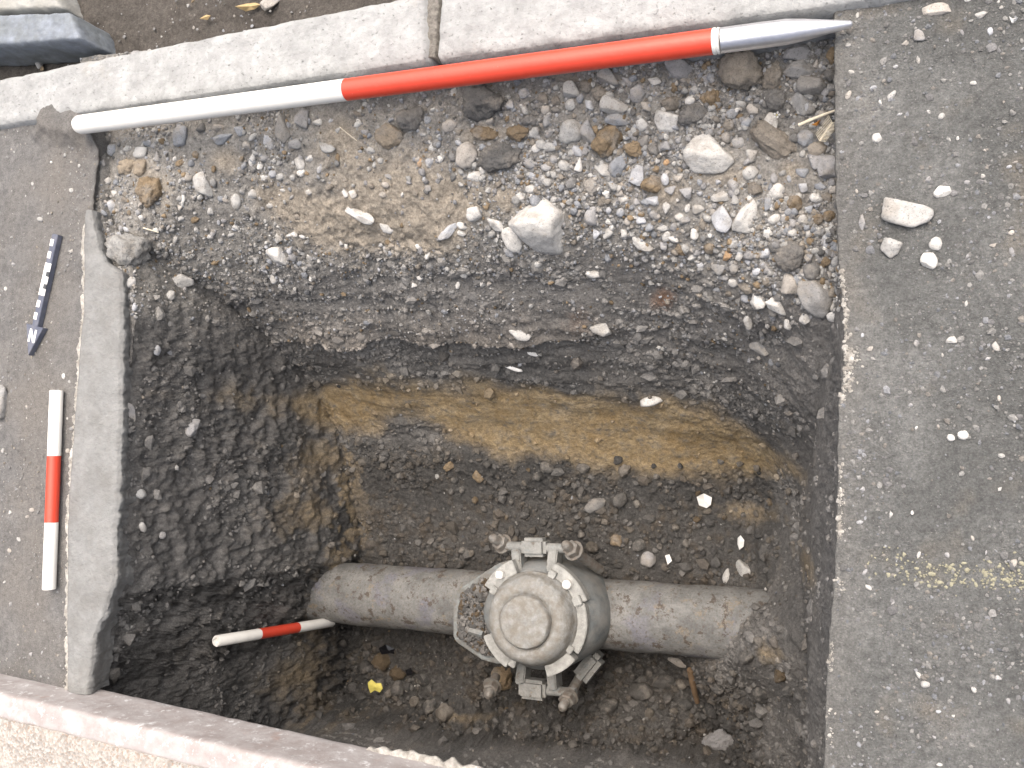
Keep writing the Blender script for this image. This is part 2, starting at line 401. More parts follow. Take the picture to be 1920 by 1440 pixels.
# ------------------------------------------------------------------ footway, asphalt, soil beyond the kerb
def slab_grid(name, ex_in, x_out, y0, y1, nx, ny, z, side, amp, colf, mat, skirt=.055, seed=0, zf=None, x_mid=0):
    """flat surface from x_out to the ragged cut edge ex_in(y), with a broken cut face"""
    yy = np.linspace(y0, y1, ny); e = ex_in(yy)
    tm = (x_mid - x_out) / (e.mean() - x_out)            # coarse far field, fine near the cut
    t = np.concatenate([np.linspace(0, tm, 14, False), np.linspace(tm, 1 - .006 * (1 - tm), nx - 16), [1 - .0025 * (1 - tm), 1.0]])
    X = x_out + (e[:, None] - x_out) * t[None]
    Y = np.repeat(yy[:, None], nx, 1); Zt = np.full_like(X, z)
    Q = np.stack([X, Y, Zt], -1).reshape(-1, 3)
    hz = amp * (fbm(Q, 60, 3, seed) * 1.2 + fbm(Q, 220, 2, seed + 3) * .9) + .0015 * fbm(Q, 8, 2, seed + 5)
    Q[:, 2] += hz
    if zf is not None: Q[:, 2] += zf(Q)
    Q = Q.reshape(ny, nx, 3)
    rows = []
    for k, d in enumerate([.002, .006, .014, .026, .04, skirt]):
        s = Q[:, -1].copy(); s[:, 2] -= d
        s[:, 0] += -side * (.0035 if k else .0) * 1 + side * (.0012 if k == 0 else 0) + .003 * fbm(np.stack([s[:, 0] * 0 + k * .3, s[:, 1], s[:, 2]], 1), 70, 2, seed + 8)
        rows.append(s)
    A = np.concatenate([Q, np.stack(rows, 1)], 1)
    nn = nx + len(rows)
    V = A.reshape(-1, 3); F = grid_faces(ny, nn)
    if side < 0: F = F[:, ::-1]
    return obj(name, mesh_np(name, V, F, True, np.clip(colf(V), .02, .9)), mat)
def edge_fn(pts, jit, f, seed):
    W = np.array([G(*p)[:2] for p in pts]); W = W[np.argsort(W[:, 1])]
    return lambda yy: np.interp(yy, W[:, 1], W[:, 0]) + jit * fbm(np.stack([yy * 0, yy, yy * 0], 1), f, 3, seed)
redge = edge_fn([(1566,30),(1566,120),(1567,250),(1570,400),(1576,520),(1583,620),(1583,700),(1574,760),(1572,860),(1570,1000),(1565,1100),(1556,1200),(1550,1300),(1547,1440),(1546,1600)], .0018, 45, 5)
def rcol(V):
    a = fbm(V, 7, 3, 201); b = fbm(V, 26, 4, 205); c = fbm(V, 90, 3, 209)
    base = np.array([.172, .174, .167])[None] * (1 + .36 * b + .30 * c)[:, None]
    base = lerp(base, np.array([[.112, .114, .110]]) , np.clip(.35 + 1.3 * a + .6 * sstep(.0, .25, V[:, 0]), 0, .8))
    base = lerp(base, np.array([[.20, .178, .145]]), np.clip(fbm(V, 13, 4, 215) * 1.9 - .40 + .25 * sstep(.1, .5, V[:, 1]), 0, .7))
    near = 1 - sstep(.0, .05, V[:, 0] - redge(V[:, 1]))
    base = lerp(base, np.array([[.19, .185, .172]]), near * .55)
    return base
right_pave = tag(slab_grid('pavement_right', redge, 5.0, -.75, .72, 195, 420, 0, -1, .0011, rcol, M_ASPH, seed=11, x_mid=.5), kind='structure')
# left footway
ledge_pts = [(190,-200),(190,150),(184,240),(182,300),(172,380),(172,420),(168,560),(155,740),(142,960),(140,1200),(140,1500)]
ledge = edge_fn(ledge_pts, .002, 40, 7)
lap = np.array([G(*p, .01)[:2] for p in [(62,255),(66,212),(100,196),(150,208),(195,232),(190,262)]])
def lcol(V):
    a = fbm(V, 7, 3, 301); b = fbm(V, 26, 4, 305); c = fbm(V, 90, 3, 309)
    base = np.array([.160, .157, .152])[None] * (1 + .38 * b + .30 * c)[:, None]
    base = lerp(base, np.array([[.18, .168, .152]]), np.clip(.2 + 1.4 * a, 0, .8))
    base = lerp(base, np.array([[.125, .118, .108]]), np.clip(fbm(V, 15, 3, 315) * 1.5 - .3, 0, .6))
    return base
def lz(Q): return .0165 * sstep(-.016, .012, polydist(Q[:, 0], Q[:, 1], lap) + .020 * fbm(Q, 28, 4, 3) - .002)
left_pave = tag(slab_grid('footway_left', ledge, -6.0, -.62, .56, 195, 330, 0, 1, .0011, lcol, M_DUST, seed=21, zf=lz, x_mid=-1.7), kind='structure')
# soil on the far side of the kerb
yy = np.concatenate([np.linspace(.50, 1.05, 110, False), np.linspace(1.05, 6, 10)]); xx = np.concatenate([np.linspace(-6, -1.75, 10, False), np.linspace(-1.75, .35, 240, False), np.linspace(.35, 6, 10)]); sx, sy = np.meshgrid(xx, yy)
SV = np.stack([sx.ravel(), sy.ravel(), np.full(sx.size, -.050)], 1)
SV[:, 2] += .012 * fbm(SV, 8, 3, 401) + .006 * fbm(SV, 40, 3, 405) + .003 * fbm(SV, 130, 2, 408)
sc_ = np.array([.115, .104, .092])[None] * (1 + .35 * fbm(SV, 30, 4, 411) + .25 * fbm(SV, 9, 2, 413))[:, None]
soil_strip = tag(obj('soil_strip', mesh_np('soil_strip', SV, grid_faces(120, 260), True, np.clip(sc_, .02, .5)), M_SOIL), kind='structure')

# ------------------------------------------------------------------ rounded blocks
def block_mesh(name, corners, ztop, zbot, r=.012, nu=70, nv=24, nw=8, amp=.0025, f=30, seed=0):
    """hexahedron on four plan corners (far-left, far-right, near-right, near-left) with worn round arrises"""
    c = [np.array(p[:2], float) for p in corners]
    bm = bmesh.new(); res = (nu, nv, nw); faces = []
    L = np.linalg.norm(c[1] - c[0]); Wd = np.linalg.norm(c[3] - c[0]); Hh = ztop - zbot
    def face(ax, val):
        o = [a for a in range(3) if a != ax]; na, nb = res[o[0]] + 1, res[o[1]] + 1
        a, b = np.meshgrid(np.linspace(0, 1, na), np.linspace(0, 1, nb), indexing='ij')
        p = np.zeros((na * nb, 3)); p[:, o[0]] = a.ravel(); p[:, o[1]] = b.ravel(); p[:, ax] = val
        F = grid_faces(na, nb); flip = (val == 1) == (ax == 1)
        return p, (F[:, ::-1] if flip else F)
    Vs, Fs, off = [], [], 0
    for ax in range(3):
        for val in (0, 1):
            p, F = face(ax, val); Vs.append(p); Fs.append(F + off); off += len(p)
    U = np.concatenate(Vs); F = np.concatenate(Fs)
    S = np.array([L, Wd, Hh]); q = U * S
    inner = np.clip(q, r, S - r); d = q - inner; l = np.linalg.norm(d, axis=1, keepdims=True)
    q = np.where(l > 1e-9, inner + d / np.maximum(l, 1e-9) * r, q)
    u = q / S
    a, b = u[:, :1], u[:, 1:2]
    xy = c[0] * (1 - a) * (1 - b) + c[1] * a * (1 - b) + c[2] * a * b + c[3] * (1 - a) * b
    V = np.concatenate([xy, (zbot + q[:, 2])[:, None]], 1)
    nrm = np.where(l > 1e-9, d / np.maximum(l, 1e-9), 0)
    nr = nrm.copy(); ex = c[1] - c[0]; ex = ex / np.linalg.norm(ex); ey = c[3] - c[0]; ey = ey / np.linalg.norm(ey)
    nw_ = np.concatenate([nr[:, :1] * ex + nr[:, 1:2] * ey, nr[:, 2:]], 1)
    top = (U[:, 2] == 1) & (l[:, 0] < 1e-9); nw_[top] = (0, 0, 1)
    V = V + nw_ * (amp * fbm(V, f, 4, seed) + amp * .45 * fbm(V, f * 4, 2, seed + 4))[:, None]
    me = mesh_np(name, V, F, True)
    b_ = bmesh.new(); b_.from_mesh(me); bmesh.ops.remove_doubles(b_, verts=b_.verts, dist=1e-5)
    bmesh.ops.recalc_face_normals(b_, faces=b_.faces); b_.to_mesh(me); b_.free()
    me.polygons.foreach_set('use_smooth', np.full(len(me.polygons), True))
    return me
KZ = .014
kerb = empty('kerb', G(900, 60, KZ)); tag(kerb, 'pale grey stone kerb running along the top behind the long pole', 'kerb', kind='structure')
def at_kerb(me): me.transform(Matrix.Translation(-kerb.location)); return me
k1 = [G(-420, 228, KZ), G(797, -19, KZ), G(801, 117, KZ), G(-420, 300, KZ)]
k2 = [G(823, -22, KZ), G(2250, -260, KZ), G(2250, -82, KZ), G(814, 117, KZ)]
ks = obj('kerb_stone', at_kerb(block_mesh('kerb_stone', k1, KZ, -.16, .013, 150, 34, 10, .0035, 26, 3)), M_KERB, kerb)
ks = obj('kerb_stone', at_kerb(block_mesh('kerb_stone', k2, KZ, -.16, .013, 190, 34, 10, .0035, 26, 9)), M_KERB, kerb)
for kk, a, b, sd in ((k1, 0, 1, 13), (k2, 1, 0, 17)):        # the kerb goes on past the picture on both sides
    dx = (kk[a] - kk[b]); dx = dx / np.linalg.norm(dx); q0, q3 = kk[a] + dx * .012, kk[3 if a == 0 else 2] + dx * .012
    cs = [q0 + dx * .95, q0, q3, q3 + dx * .95] if a == 0 else [q0, q0 + dx * .95, q3 + dx * .95, q3]
    obj('kerb_stone', at_kerb(block_mesh('kerb_stone', cs, KZ, -.16, .013, 60, 16, 6, .0035, 26, sd)), M_KERB, kerb)
kj = [G(792, -18, 0), G(827, -21, 0), G(819, 110, 0), G(795, 110, 0)]
obj('joint_mortar', at_kerb(block_mesh('joint_mortar', kj, .004, -.1, .002, 8, 60, 4, .004, 90, 5)), mat_simple('joint_grit', (.24, .225, .20), .9, 0, .5, 200, .004, .2), kerb)

# cement haunch down the left side of the trench
cem = empty('cement_strip', G(190, 800, 0)); tag(cem, 'smooth pale grey cement strip edging the left side of the pit', 'cement strip')
yc = np.linspace(G(170, 1300)[1], G(195, 395)[1], 380)
co = edge_fn([(168,380),(166,450),(166,560),(152,740),(136,960),(134,1150),(136,1400)], .003, 30, 31)(yc)
ci = edge_fn([(178,380),(190,450),(203,492),(234,512),(236,620),(234,760),(230,900),(224,1000),(222,1060),(221,1095),(206,1140),(186,1190),(172,1300)], .0045, 55, 33)(yc)
ci = ci + .0022 * np.abs(fbm(np.stack([yc * 0, yc, yc * 0], 1), 150, 2, 35))
tt = np.append(np.linspace(0, .975, 38), [.990, 1.0])
X = co[:, None] + (ci - co)[:, None] * tt; Yg = np.repeat(yc[:, None], 40, 1)
Zg = .0075 + .004 * np.sin(tt * 3.0)[None] - .004 * sstep(.93, 1.0, tt)[None] ** 2 + 0 * X
Q = np.stack([X, Yg, Zg], -1).reshape(-1, 3); Q[:, 2] += .0022 * fbm(Q, 18, 3, 37) + .0007 * fbm(Q, 120, 3, 39); Q = Q.reshape(380, 40, 3)
rows = [Q[:, 0] - [0, 0, .02]]
inn = []
for k, (dz, dx) in enumerate([(.003, .0), (.010, -.002), (.020, -.007), (.034, -.012), (.05, -.016)]):
    s = Q[:, -1].copy(); s[:, 2] -= dz; s[:, 0] += dx + .005 * fbm(s + [0, 0, k * .1], 70, 3, 44); inn.append(s)
A = np.concatenate([rows[0][:, None], Q, np.stack(inn, 1)], 1)
me = mesh_np('cement_top', A.reshape(-1, 3), grid_faces(380, A.shape[1]), True); me.transform(Matrix.Translation(-cem.location))
obj('cement_top', me, M_CEM, cem)
# ragged pale line of old mortar along its outer edge
V, F = [], []
for i in range(560):
    y = rng.uniform(yc[0], yc[-1] - .02); xe = np.interp(y, yc, co)
    w = abs(rng.normal(0, .0030)) + .0012; s = rng.uniform(.5, 1.3)
    x = xe - rng.uniform(-.002, .007) * s; k = rng.integers(5, 8); b0 = len(V)
    z = .0035 + rng.uniform(0, .003); V.append((x, y, z + .002))
    for a in range(k):
        an = a / k * 6.283; r = w * rng.uniform(.6, 1.3); V.append((x + math.cos(an) * r, y + math.sin(an) * r * 1.6, z - .003))
    for a in range(k): F.append((b0, b0 + 1 + a, b0 + 1 + (a + 1) % k))
me = mesh_np('mortar_line', np.array(V), np.array(F), True); me.transform(Matrix.Translation(-cem.location))
obj('mortar_line', me, M_MORTAR, cem)['kind'] = 'stuff'

# step with a painted riser at the bottom left
def mat_riser():
    m, t, bs = nodes_of('pink_painted_render'); pos = position(t)
    c = mixc(t, ramp(t, noise(t, pos, 26, 6, .7), [(.38, 0.0), (.62, 1.0)]), (.30, .268, .256), (.40, .378, .37))
    c = mixc(t, ramp(t, noise(t, pos, 60, 5, .75), [(.56, 0.0), (.66, .9)]), c, (.62, .62, .62))
    c = mixc(t, ramp(t, noise(t, pos, 34, 5, .7), [(.60, 0.0), (.72, .7)]), c, (.33, .25, .22))
    t.links.new(c, bs.inputs['Base Color']); bs.inputs['Roughness'].default_value = .8
    bump(t, bs, noise(t, pos, 90, 5, .7), .0012); return m
def mat_pebble():
    m, t, bs = nodes_of('speckled_concrete'); pos = position(t)
    vo = N(t, 'ShaderNodeTexVoronoi', Scale=230.0); t.links.new(pos, vo.inputs['Vector'])
    c = mixc(t, ramp(t, vo.outputs['Color'], [(.2, 0.0), (.8, 1.0)]), (.22, .205, .185), (.36, .35, .325))
    c = mixc(t, ramp(t, noise(t, pos, 260, 4, .7), [(.52, 0.0), (.60, .8)]), c, (.25, .17, .12))
    c = mixc(t, ramp(t, noise(t, pos, 25, 5, .6), [(.4, 0.0), (.7, .35)]), c, (.50, .47, .42))
    t.links.new(c, bs.inputs['Base Color']); bs.inputs['Roughness'].default_value = .85
    bump(t, bs, vo.outputs['Distance'], .002); return m
M_RISER, M_PEB = mat_riser(), mat_pebble()
a_, b_ = G(0, 1263, 0), G(773, 1436, 0)
sl = (b_[1] - a_[1]) / (b_[0] - a_[0])
ya = lambda x: a_[1] + (x - a_[0]) * sl
step = empty('door_step', (a_[0], a_[1], 0)); tag(step, 'low speckled concrete step with pinkish painted edge at the lower left corner', 'step')
def at_step(me): me.transform(Matrix.Translation(-step.location)); return me
SH = .070
obj('riser', at_step(block_mesh('riser', [(-3.0, ya(-3.0) , 0), (2.0, ya(2.0), 0), (2.0, ya(2.0) - .035, 0), (-3.0, ya(-3.0) - .035, 0)], SH, -.03, .006, 420, 6, 12, .0016, 30, 51)), M_RISER, step)
obj('tread', at_step(block_mesh('tread', [(-3.0, ya(-3.0) - .031, 0), (2.0, ya(2.0) - .031, 0), (2.0, -1.6, 0), (-3.0, -1.6, 0)], SH + .003, -.03, .006, 360, 90, 3, .0012, 60, 53)), M_PEB, step)
V, F = [], []
x0, x1 = G(690, 1400, -.02)[0], G(1100, 1440, -.02)[0]
ns = 90
for i in range(ns + 1):
    x = x0 + (x1 - x0) * i / ns; w = (.002 + .006 * min(1, i / 14)) * (1 + .9 * float(perlin(np.array([[i * .23, 0, 0]]))[0]))
    y = ya(x)
    V += [(x, y - .01, -.016), (x, y + w * .7, -.017), (x, y + w, -.021), (x, y + w * .9, -.026), (x, y - .01, -.028)]
F = grid_faces(ns + 1, 5)
me = at_step(mesh_np('mortar_fringe', np.array(V) + np.stack([fbm(np.array(V), 90, 2, 5) * .003] * 3, 1), F, True)); obj('mortar_fringe', me, M_MORTAR, step)

# blue-grey stone blocks beyond the kerb
blk = [G(-120, 44, .03), G(147, 24, .03), G(161, 42, .03), G(-100, 90, .03)]
p = [G(-130, 38, .02), G(140, 26, .02), G(160, 78, .02), G(-110, 98, .02)]
o = obj('stone_block', block_mesh('stone_block', p, .030, -.055, .008, 90, 24, 14, .004, 24, 61), M_SLATE)
tag(o, 'blue-grey dressed stone block lying on the soil at the top left corner', 'stone block')
p = [G(-120, -40, .0), G(95, -30, .0), G(112, 14, .0), G(-100, 26, .0)]
o = obj('stone_block', block_mesh('stone_block', p, .0, -.06, .01, 60, 24, 8, .004, 30, 63), mat_simple('pale_grey_stone', (.34, .34, .32), .85, 0, .3, 40, .002, .3, (.2, .19, .16), .5, 20))
tag(o, 'pale grey stone slab at the very top left, behind the blue-grey block', 'stone block')

# ------------------------------------------------------------------ stones
_ico = {}
def ico(sub):
    if sub not in _ico:
        bm = bmesh.new(); bmesh.ops.create_icosphere(bm, subdivisions=sub, radius=1.0)
        V = np.array([v.co[:] for v in bm.verts]); F = np.array([[v.index for v in f.verts] for f in bm.faces]); bm.free()
        _ico[sub] = (V / np.linalg.norm(V, axis=1)[:, None], F)
    return _ico[sub]
def rock_verts(seed, sub, kind):
    r_ = np.random.default_rng(seed); D, F = ico(sub)
    if kind == 'a':      # broken, angular
        k = r_.integers(11, 17); n = r_.normal(size=(k, 3)); n /= np.linalg.norm(n, axis=1)[:, None]; d = r_.uniform(.58, 1.0, k)
        q = np.maximum(D @ n.T, 0) / d; r = (np.sum(q ** 26, 1) + .74 ** 26) ** (-1 / 26)
        r = r * (1 + .10 * fbm(D + seed * 3.1, 2.0, 4, seed, .6))
    elif kind == 'r':    # water-worn
        r = 1 + .26 * fbm(D + seed * 3.1, 1.2, 2, seed) + .03 * fbm(D + seed, 5, 2, seed)
    else:                # clod
        k = r_.integers(7, 11); n = r_.normal(size=(k, 3)); n /= np.linalg.norm(n, axis=1)[:, None]; d = r_.uniform(.68, 1.0, k)
        q = np.maximum(D @ n.T, 0) / d; r = (np.sum(q ** 7, 1) + .9 ** 7) ** (-1 / 7)
        r = r * (1 + .34 * fbm(D + seed * 3.1, 1.6, 3, seed) + .26 * fbm(D + seed, 4.5, 3, seed + 1, .7))
    V = D * r[:, None]; lo, hi = V.min(0), V.max(0)
    return (V - (lo + hi) / 2) / ((hi - lo) / 2), F
CAMP = np.array([0, 0, CAMH])
def frame_at(Pp, Ns, w, h, ang):
    """half-axes (m) of a stone that shows w x h photo pixels at point Pp"""
    tc = CAMP - Pp; dist = np.linalg.norm(tc); tc /= dist
    nv = Ns * .45 + tc * .55; nv /= np.linalg.norm(nv)
    e1 = np.cross([0, 1.0, 0], nv); e1 /= np.linalg.norm(e1); e2 = np.cross(nv, e1)
    q0 = proj(Pp)[:2]; J = np.stack([(proj(Pp + e1 * 1e-4)[:2] - q0) / 1e-4, (proj(Pp + e2 * 1e-4)[:2] - q0) / 1e-4], 1)
    Ji = np.linalg.inv(J); a = math.radians(ang)
    u = Ji @ (np.array([math.cos(a), math.sin(a)]) * w / 2); v = Ji @ (np.array([-math.sin(a), math.cos(a)]) * h / 2)
    A = e1 * u[0] + e2 * u[1]; B = e1 * v[0] + e2 * v[1]
    return A, B, nv
PAL = dict(W=(.54, .53, .50), w=(.41, .405, .385), G=(.28, .277, .268), B=(.27, .283, .30), b=(.40, .41, .425), D=(.15, .148, .142), d=(.22, .213, .20),
           T=(.35, .295, .225), C=(.255, .195, .125), c=(.275, .247, .208), O=(.36, .24, .14), V=(.30, .297, .295), P=(.37, .345, .31))
def surface(px, py):
    """point and normal of whatever the photo shows at this pixel: pit, footway, pavement, soil strip"""
    g = G(px, py, 0)
    if g[0] > redge(np.array([g[1]]))[0] + .002: return g, np.array([0, 0, 1.0])
    if g[1] > .585 - .0 and px < 700: return G(px, py, -.045), np.array([0, 0, 1.0])
    if g[0] < ledge(np.array([g[1]]))[0] - .0 : return g, np.array([0, 0, 1.0])
    k = hit(px, py); return P[k].copy(), Nn[k].copy()
CATN = {'a': 'stone', 'r': 'stone', 'c': 'soil_clod'}
def stone(px, py, w, h, ang, kind, colr, label=None, group=None, seed=None, sub=3, thick=.75, lift=.10, name=None, cat=None):
    Pp, Ns = surface(px, py)
    A, B, nv = frame_at(Pp, Ns, w, h, ang)
    t = thick * min(np.linalg.norm(A), np.linalg.norm(B))
    c = Pp + Ns * t * lift
    seed = int(px * 7 + py * 13) if seed is None else seed
    V, F = rock_verts(seed, sub, kind)
    V = V[:, :1] * A + V[:, 1:2] * B + V[:, 2:] * nv * t
    nm = name or CATN[kind]
    o = obj(nm, mesh_np(nm, V, F, True), M_CLOD if kind == 'c' else M_STONE); o.location = c
    j = 1 + .12 * random.uniform(-1, 1); o.color = (*[min(.8, v * j) for v in PAL[colr]], 1)
    tag(o, label, cat or ('clod' if kind == 'c' else 'stone'), group)
    return o
BIG = [  # photo position, width, height, turn, kind, pigment, label
 (1013,421,118,112,10,'a','W','largest white boulder in the gravel, with a rusty stain near its foot'),
 (963,450,54,32,60,'r','W','smooth white oblong stone touching the left side of the largest boulder'),
 (930,417,38,22,45,'a','W','white wedge stone above left of the smooth oblong stone'),
 (953,474,24,16,20,'a','b','small bluish white chip under the smooth oblong stone'),
 (889,403,30,30,0,'a','W','squarish white stone left of the white wedge stone'),
 (893,330,38,20,0,'a','W','white stone under the dark lump of old asphalt'),
 (936,294,88,56,-12,'c','D','dark grey lump of old asphalt beside the round tan cobble'),
 (874,288,42,52,10,'r','P','smooth round tan cobble beside the dark lump of old asphalt'),
 (910,250,58,30,0,'c','C','cracked brown clod under the big dark clod below the red pole'),
 (968,250,44,34,0,'c','C','brown clod right of the cracked brown clod'),
 (905,198,80,72,0,'c','D','big dark clod studded with chips just below the red pole'),
 (770,222,58,52,0,'c','d','grey clod below the start of the red pole section'),
 (728,259,58,46,20,'c','T','tan clod left below the grey clod'),
 (843,235,28,24,-20,'a','P','yellowish chip between the grey clod and the big dark clod'),
 (1070,244,52,48,-20,'r','w','pale rounded stone left of the large brown nodule'),
 (1107,246,36,42,20,'a','V','violet grey angular stone between pale rounded stone and brown nodule'),
 (1138,267,56,68,20,'c','C','large brown nodule in the middle of the gravel'),
 (1184,277,42,36,10,'c','C','smaller brown clod on the right of the large brown nodule'),
 (1149,198,56,36,10,'a','w','pale grey flat stone above the large brown nodule'),
 (1159,223,48,26,8,'a','B','blue-grey slab just above the large brown nodule'),
 (1126,177,36,34,0,'c','c','dull brown lump left of the pale grey flat stone'),
 (1070,168,32,34,0,'a','w','pale faceted stone under the middle of the red pole section'),
 (1059,143,64,26,0,'c','c','earthy brown clod half under the red pole'),
 (1140,146,50,36,35,'a','G','grey stone tucked under the red pole section'),
 (1249,229,54,46,30,'a','W','white angular stone with a notched right side'),
 (1277,127,72,52,20,'a','V','mottled grey stone under the right end of the red section'),
 (1298,213,62,46,-15,'c','d','dark grey clod right of the notched white stone'),
 (1333,189,42,52,-35,'c','C','ochre brown stone above the dark grey clod'),
 (1331,295,94,78,25,'a','W','big white boulder with bluish face right of the notched stone'),
 (1387,133,88,76,0,'c','c','broad grey-brown clod below the pole tip'),
 (1444,229,28,36,-10,'a','W','white stone lying on top of the long grey clod'),
 (1454,268,112,58,40,'c','c','long grey clod lying on the slope near the right edge'),
 (1448,143,46,64,20,'c','c','tall lumpy clod right of the broad clod below the tip'),
 (1450,186,52,46,0,'c','d','lumpy clod just above the white stone on the long clod'),
 (1498,96,64,40,-5,'a','V','grey stone with glassy spots under the metal tip'),
 (1497,134,56,40,-20,'a','G','grey block with pale top right of the tall lumpy clod'),
 (1521,161,58,48,-15,'a','d','dark lump near the right edge above the straw'),
 (1504,198,58,42,25,'a','G','faceted grey stone left of the straw'),
 (1510,256,36,34,-40,'r','B','smooth blue-grey pebble under the straw'),
 (1535,278,42,30,0,'r','c','brown rounded lump under the wire brush by the right edge'),
 (1556,101,20,40,10,'a','C','narrow brown chip against the right edge by the tip'),
 (1397,405,42,68,15,'a','W','tall white pointed stone, right one of a pair'),
 (1354,413,38,52,-15,'a','b','grey and white pointed stone, left one of a pair'),
 (1458,359,32,32,20,'a','W','compact white stone on the right below the long grey clod'),
 (1348,371,36,20,-15,'a','w','flat pale stone above the pair of pointed stones'),
 (1531,557,62,84,-25,'a','G','large grey wedge stone against the right edge'),
 (1521,507,34,36,0,'r','D','dark double lump sitting on the large grey wedge stone'),
 (1421,567,32,36,15,'a','W','white triangular stone in the row left of the large grey wedge'),
 (1456,573,48,28,38,'a','W','long white stone between the white triangle and the large grey wedge'),
 (1483,534,42,38,25,'a','P','tan stone left above the large grey wedge'),
 (1435,473,28,24,20,'a','b','bluish white stone left of the dark flat clod at the right'),
 (1481,482,62,60,0,'c','d','dark flat clod above the tan stone at the right'),
 (1423,648,52,24,30,'a','G','flat grey stone at the top of the right part of the section'),
 (1554,314,48,44,0,'a','V','rough grey stone against the right edge below the wire brush'),
 (1159,308,32,50,15,'a','B','blue-grey stone standing below the large brown nodule'),
 (1130,319,40,24,15,'a','w','cream stone on the left of the standing blue-grey stone'),
 (1194,331,32,40,-10,'a','b','bluish white stone below the smaller brown clod'),
 (1222,347,44,34,10,'c','C','brown clod right of the bluish white stone'),
 (1109,348,36,40,0,'c','P','crumbly pale lump above the fine pale gravel'),
 (1109,405,38,34,-45,'a','V','dull grey stone right of the largest white boulder'),
 (1203,459,50,20,30,'a','w','pale sliver stone at the foot of the fine gravel'),
 (1115,513,32,18,0,'a','W','white stone bedded in the dark section right of the boulder'),
 (974,631,44,20,10,'a','w','pale stone sticking out of the overhanging lip, left one'),
 (1124,619,42,26,5,'a','w','pale stone sticking out of the overhanging lip, right one'),
 (672,403,60,22,25,'a','W','long bright white stone left of centre in the gravel'),
 (725,428,32,18,15,'a','W','white teardrop stone below the long bright white stone'),
 (840,434,56,20,-40,'a','b','long bluish white stone pointing up to the right'),
 (864,422,22,14,25,'r','W','white pebble at the upper end of the long bluish stone'),
 (523,477,48,34,35,'a','W','white angular stone at the left edge of the dark section'),
 (377,345,32,58,-20,'a','w','long pale flat stone in the left part of the gravel'),
 (338,253,28,42,10,'a','B','dark blue-grey stone under the white pole section'),
 (283,360,54,60,10,'c','C','brown crumbling clod at the far left of the gravel'),
 (262,315,32,34,0,'c','T','light brown lump above the brown crumbling clod'),
 (236,312,40,32,0,'c','T','tan patchy lump left of the light brown lump'),
 (262,286,28,24,10,'a','w','light grey stone above the light brown lump'),
 (505,271,24,38,-20,'a','b','pointed blue-white stone below the white pole section'),
 (416,263,38,20,-20,'a','B','blue-grey flat stone below the middle of the white section'),
 (528,242,26,58,-10,'a','d','brown-grey slab standing near the end of the white section'),
 (568,221,32,36,20,'a','V','violet grey stone just below the end of the white section'),
 (552,271,28,22,-15,'a','G','diamond shaped grey stone right of the pointed blue-white stone'),
 (612,277,34,22,15,'a','w','pale oblong stone right of the diamond shaped stone'),
 (238,472,92,64,10,'c','w','rough grey concrete lump on the top end of the cement strip'),
 (338,524,54,28,-5,'a','W','pale two-lobed stone on the top left corner of the pit'),
 (240,531,22,26,0,'a','w','grey stone stuck to the cement strip near its top end'),
 (247,773,18,42,-5,'a','V','upright grey stone in the left side under the cement edge'),
 (356,800,28,38,15,'a','V','pale faced block bedded in the dark left side of the pit'),
 (1700,402,98,50,15,'a','w','long blunt grey stone, biggest on the right pavement'),
 (1767,361,34,26,10,'a','W','white stone on the pavement right above the long blunt stone'),
 (1669,466,40,36,20,'a','w','flat pale stone on the pavement below the long blunt stone'),
 (1742,488,34,32,15,'a','W','white pointed stone on the pavement below the long blunt stone'),
 (1754,457,26,26,0,'r','W','round white pebble just above the white pointed stone'),
 (1757,18,62,24,-8,'a','P','ragged pale flake on the pavement at the top edge'),
 (1840,29,26,14,-12,'a','w','small oval grey chip right of the ragged flake'),
 (1724,69,24,24,20,'a','V','grey triangular chip on the upper pavement'),
 (1645,259,20,20,0,'a','W','cube shaped white chip on the pavement beside the straw'),
 (1616,418,14,32,-5,'a','V','narrow grey chip close to the pavement edge'),
 (1672,179,12,24,40,'a','w','slim white chip pointing up on the upper pavement'),
 (1806,816,22,18,0,'r','W','round white pebble on the middle pavement'),
 (1783,821,16,14,30,'r','W','smaller white pebble left of the round white one'),
 (1783,638,22,14,-10,'a','W','flat white chip on the pavement right of the pale chipped edge'),
 (1867,650,16,20,0,'a','W','white chip far right on the middle pavement'),
 (1735,1283,18,16,0,'a','w','pale chip on the lower pavement'),
 (1900,1057,16,18,0,'a','P','pinkish chip at the right end of the yellow line'),
 (2,752,44,64,15,'a','G','grey green flat stone cut by the left picture edge'),
 (73,118,16,24,0,'a','G','small grey stone between the blue block and the kerb'),
 (508,6,40,22,-20,'a','P','greenish tan stone lying behind the kerb at the top'),
 (1392,1064,28,38,-15,'a','w','pale stone on the pit floor right of the valve'),
 (1362,1078,14,30,10,'r','w','pale oblong pebble left of the pale stone on the pit floor'),
 (1213,1049,30,32,0,'r','V','grey pebble on the pit floor just above the pipe'),
 (1118,946,46,26,-25,'r','D','dark grey cobble in the loose soil above the valve'),
 (942,1268,44,46,0,'c','C','orange-brown clod at the foot of the valve'),
 (840,872,18,26,30,'c','C','ochre crumb below the clay band, left one'),
 (893,892,18,28,-25,'c','C','ochre crumb below the clay band, right one'),
 (1155,1013,26,24,0,'c','C','brown clod just right above the valve bolts'),
 (1268,1240,42,18,15,'a','P','pale mortar piece under the right pipe'),
 (1345,1395,64,40,-15,'c','V','pale crumbled lump by the dark hole at the lower right'),
 (262,927,26,20,20,'r','w','white pebble in the left side of the pit, by the cement'),
 (264,989,14,20,-20,'r','w','white pebble below the other one in the left side'),
]
for (px, py, w, h, a, kd, cl, lb) in BIG:
    stone(px, py, w, h, a, kd, cl, lb, sub=4 if max(w, h) > 33 else 3)

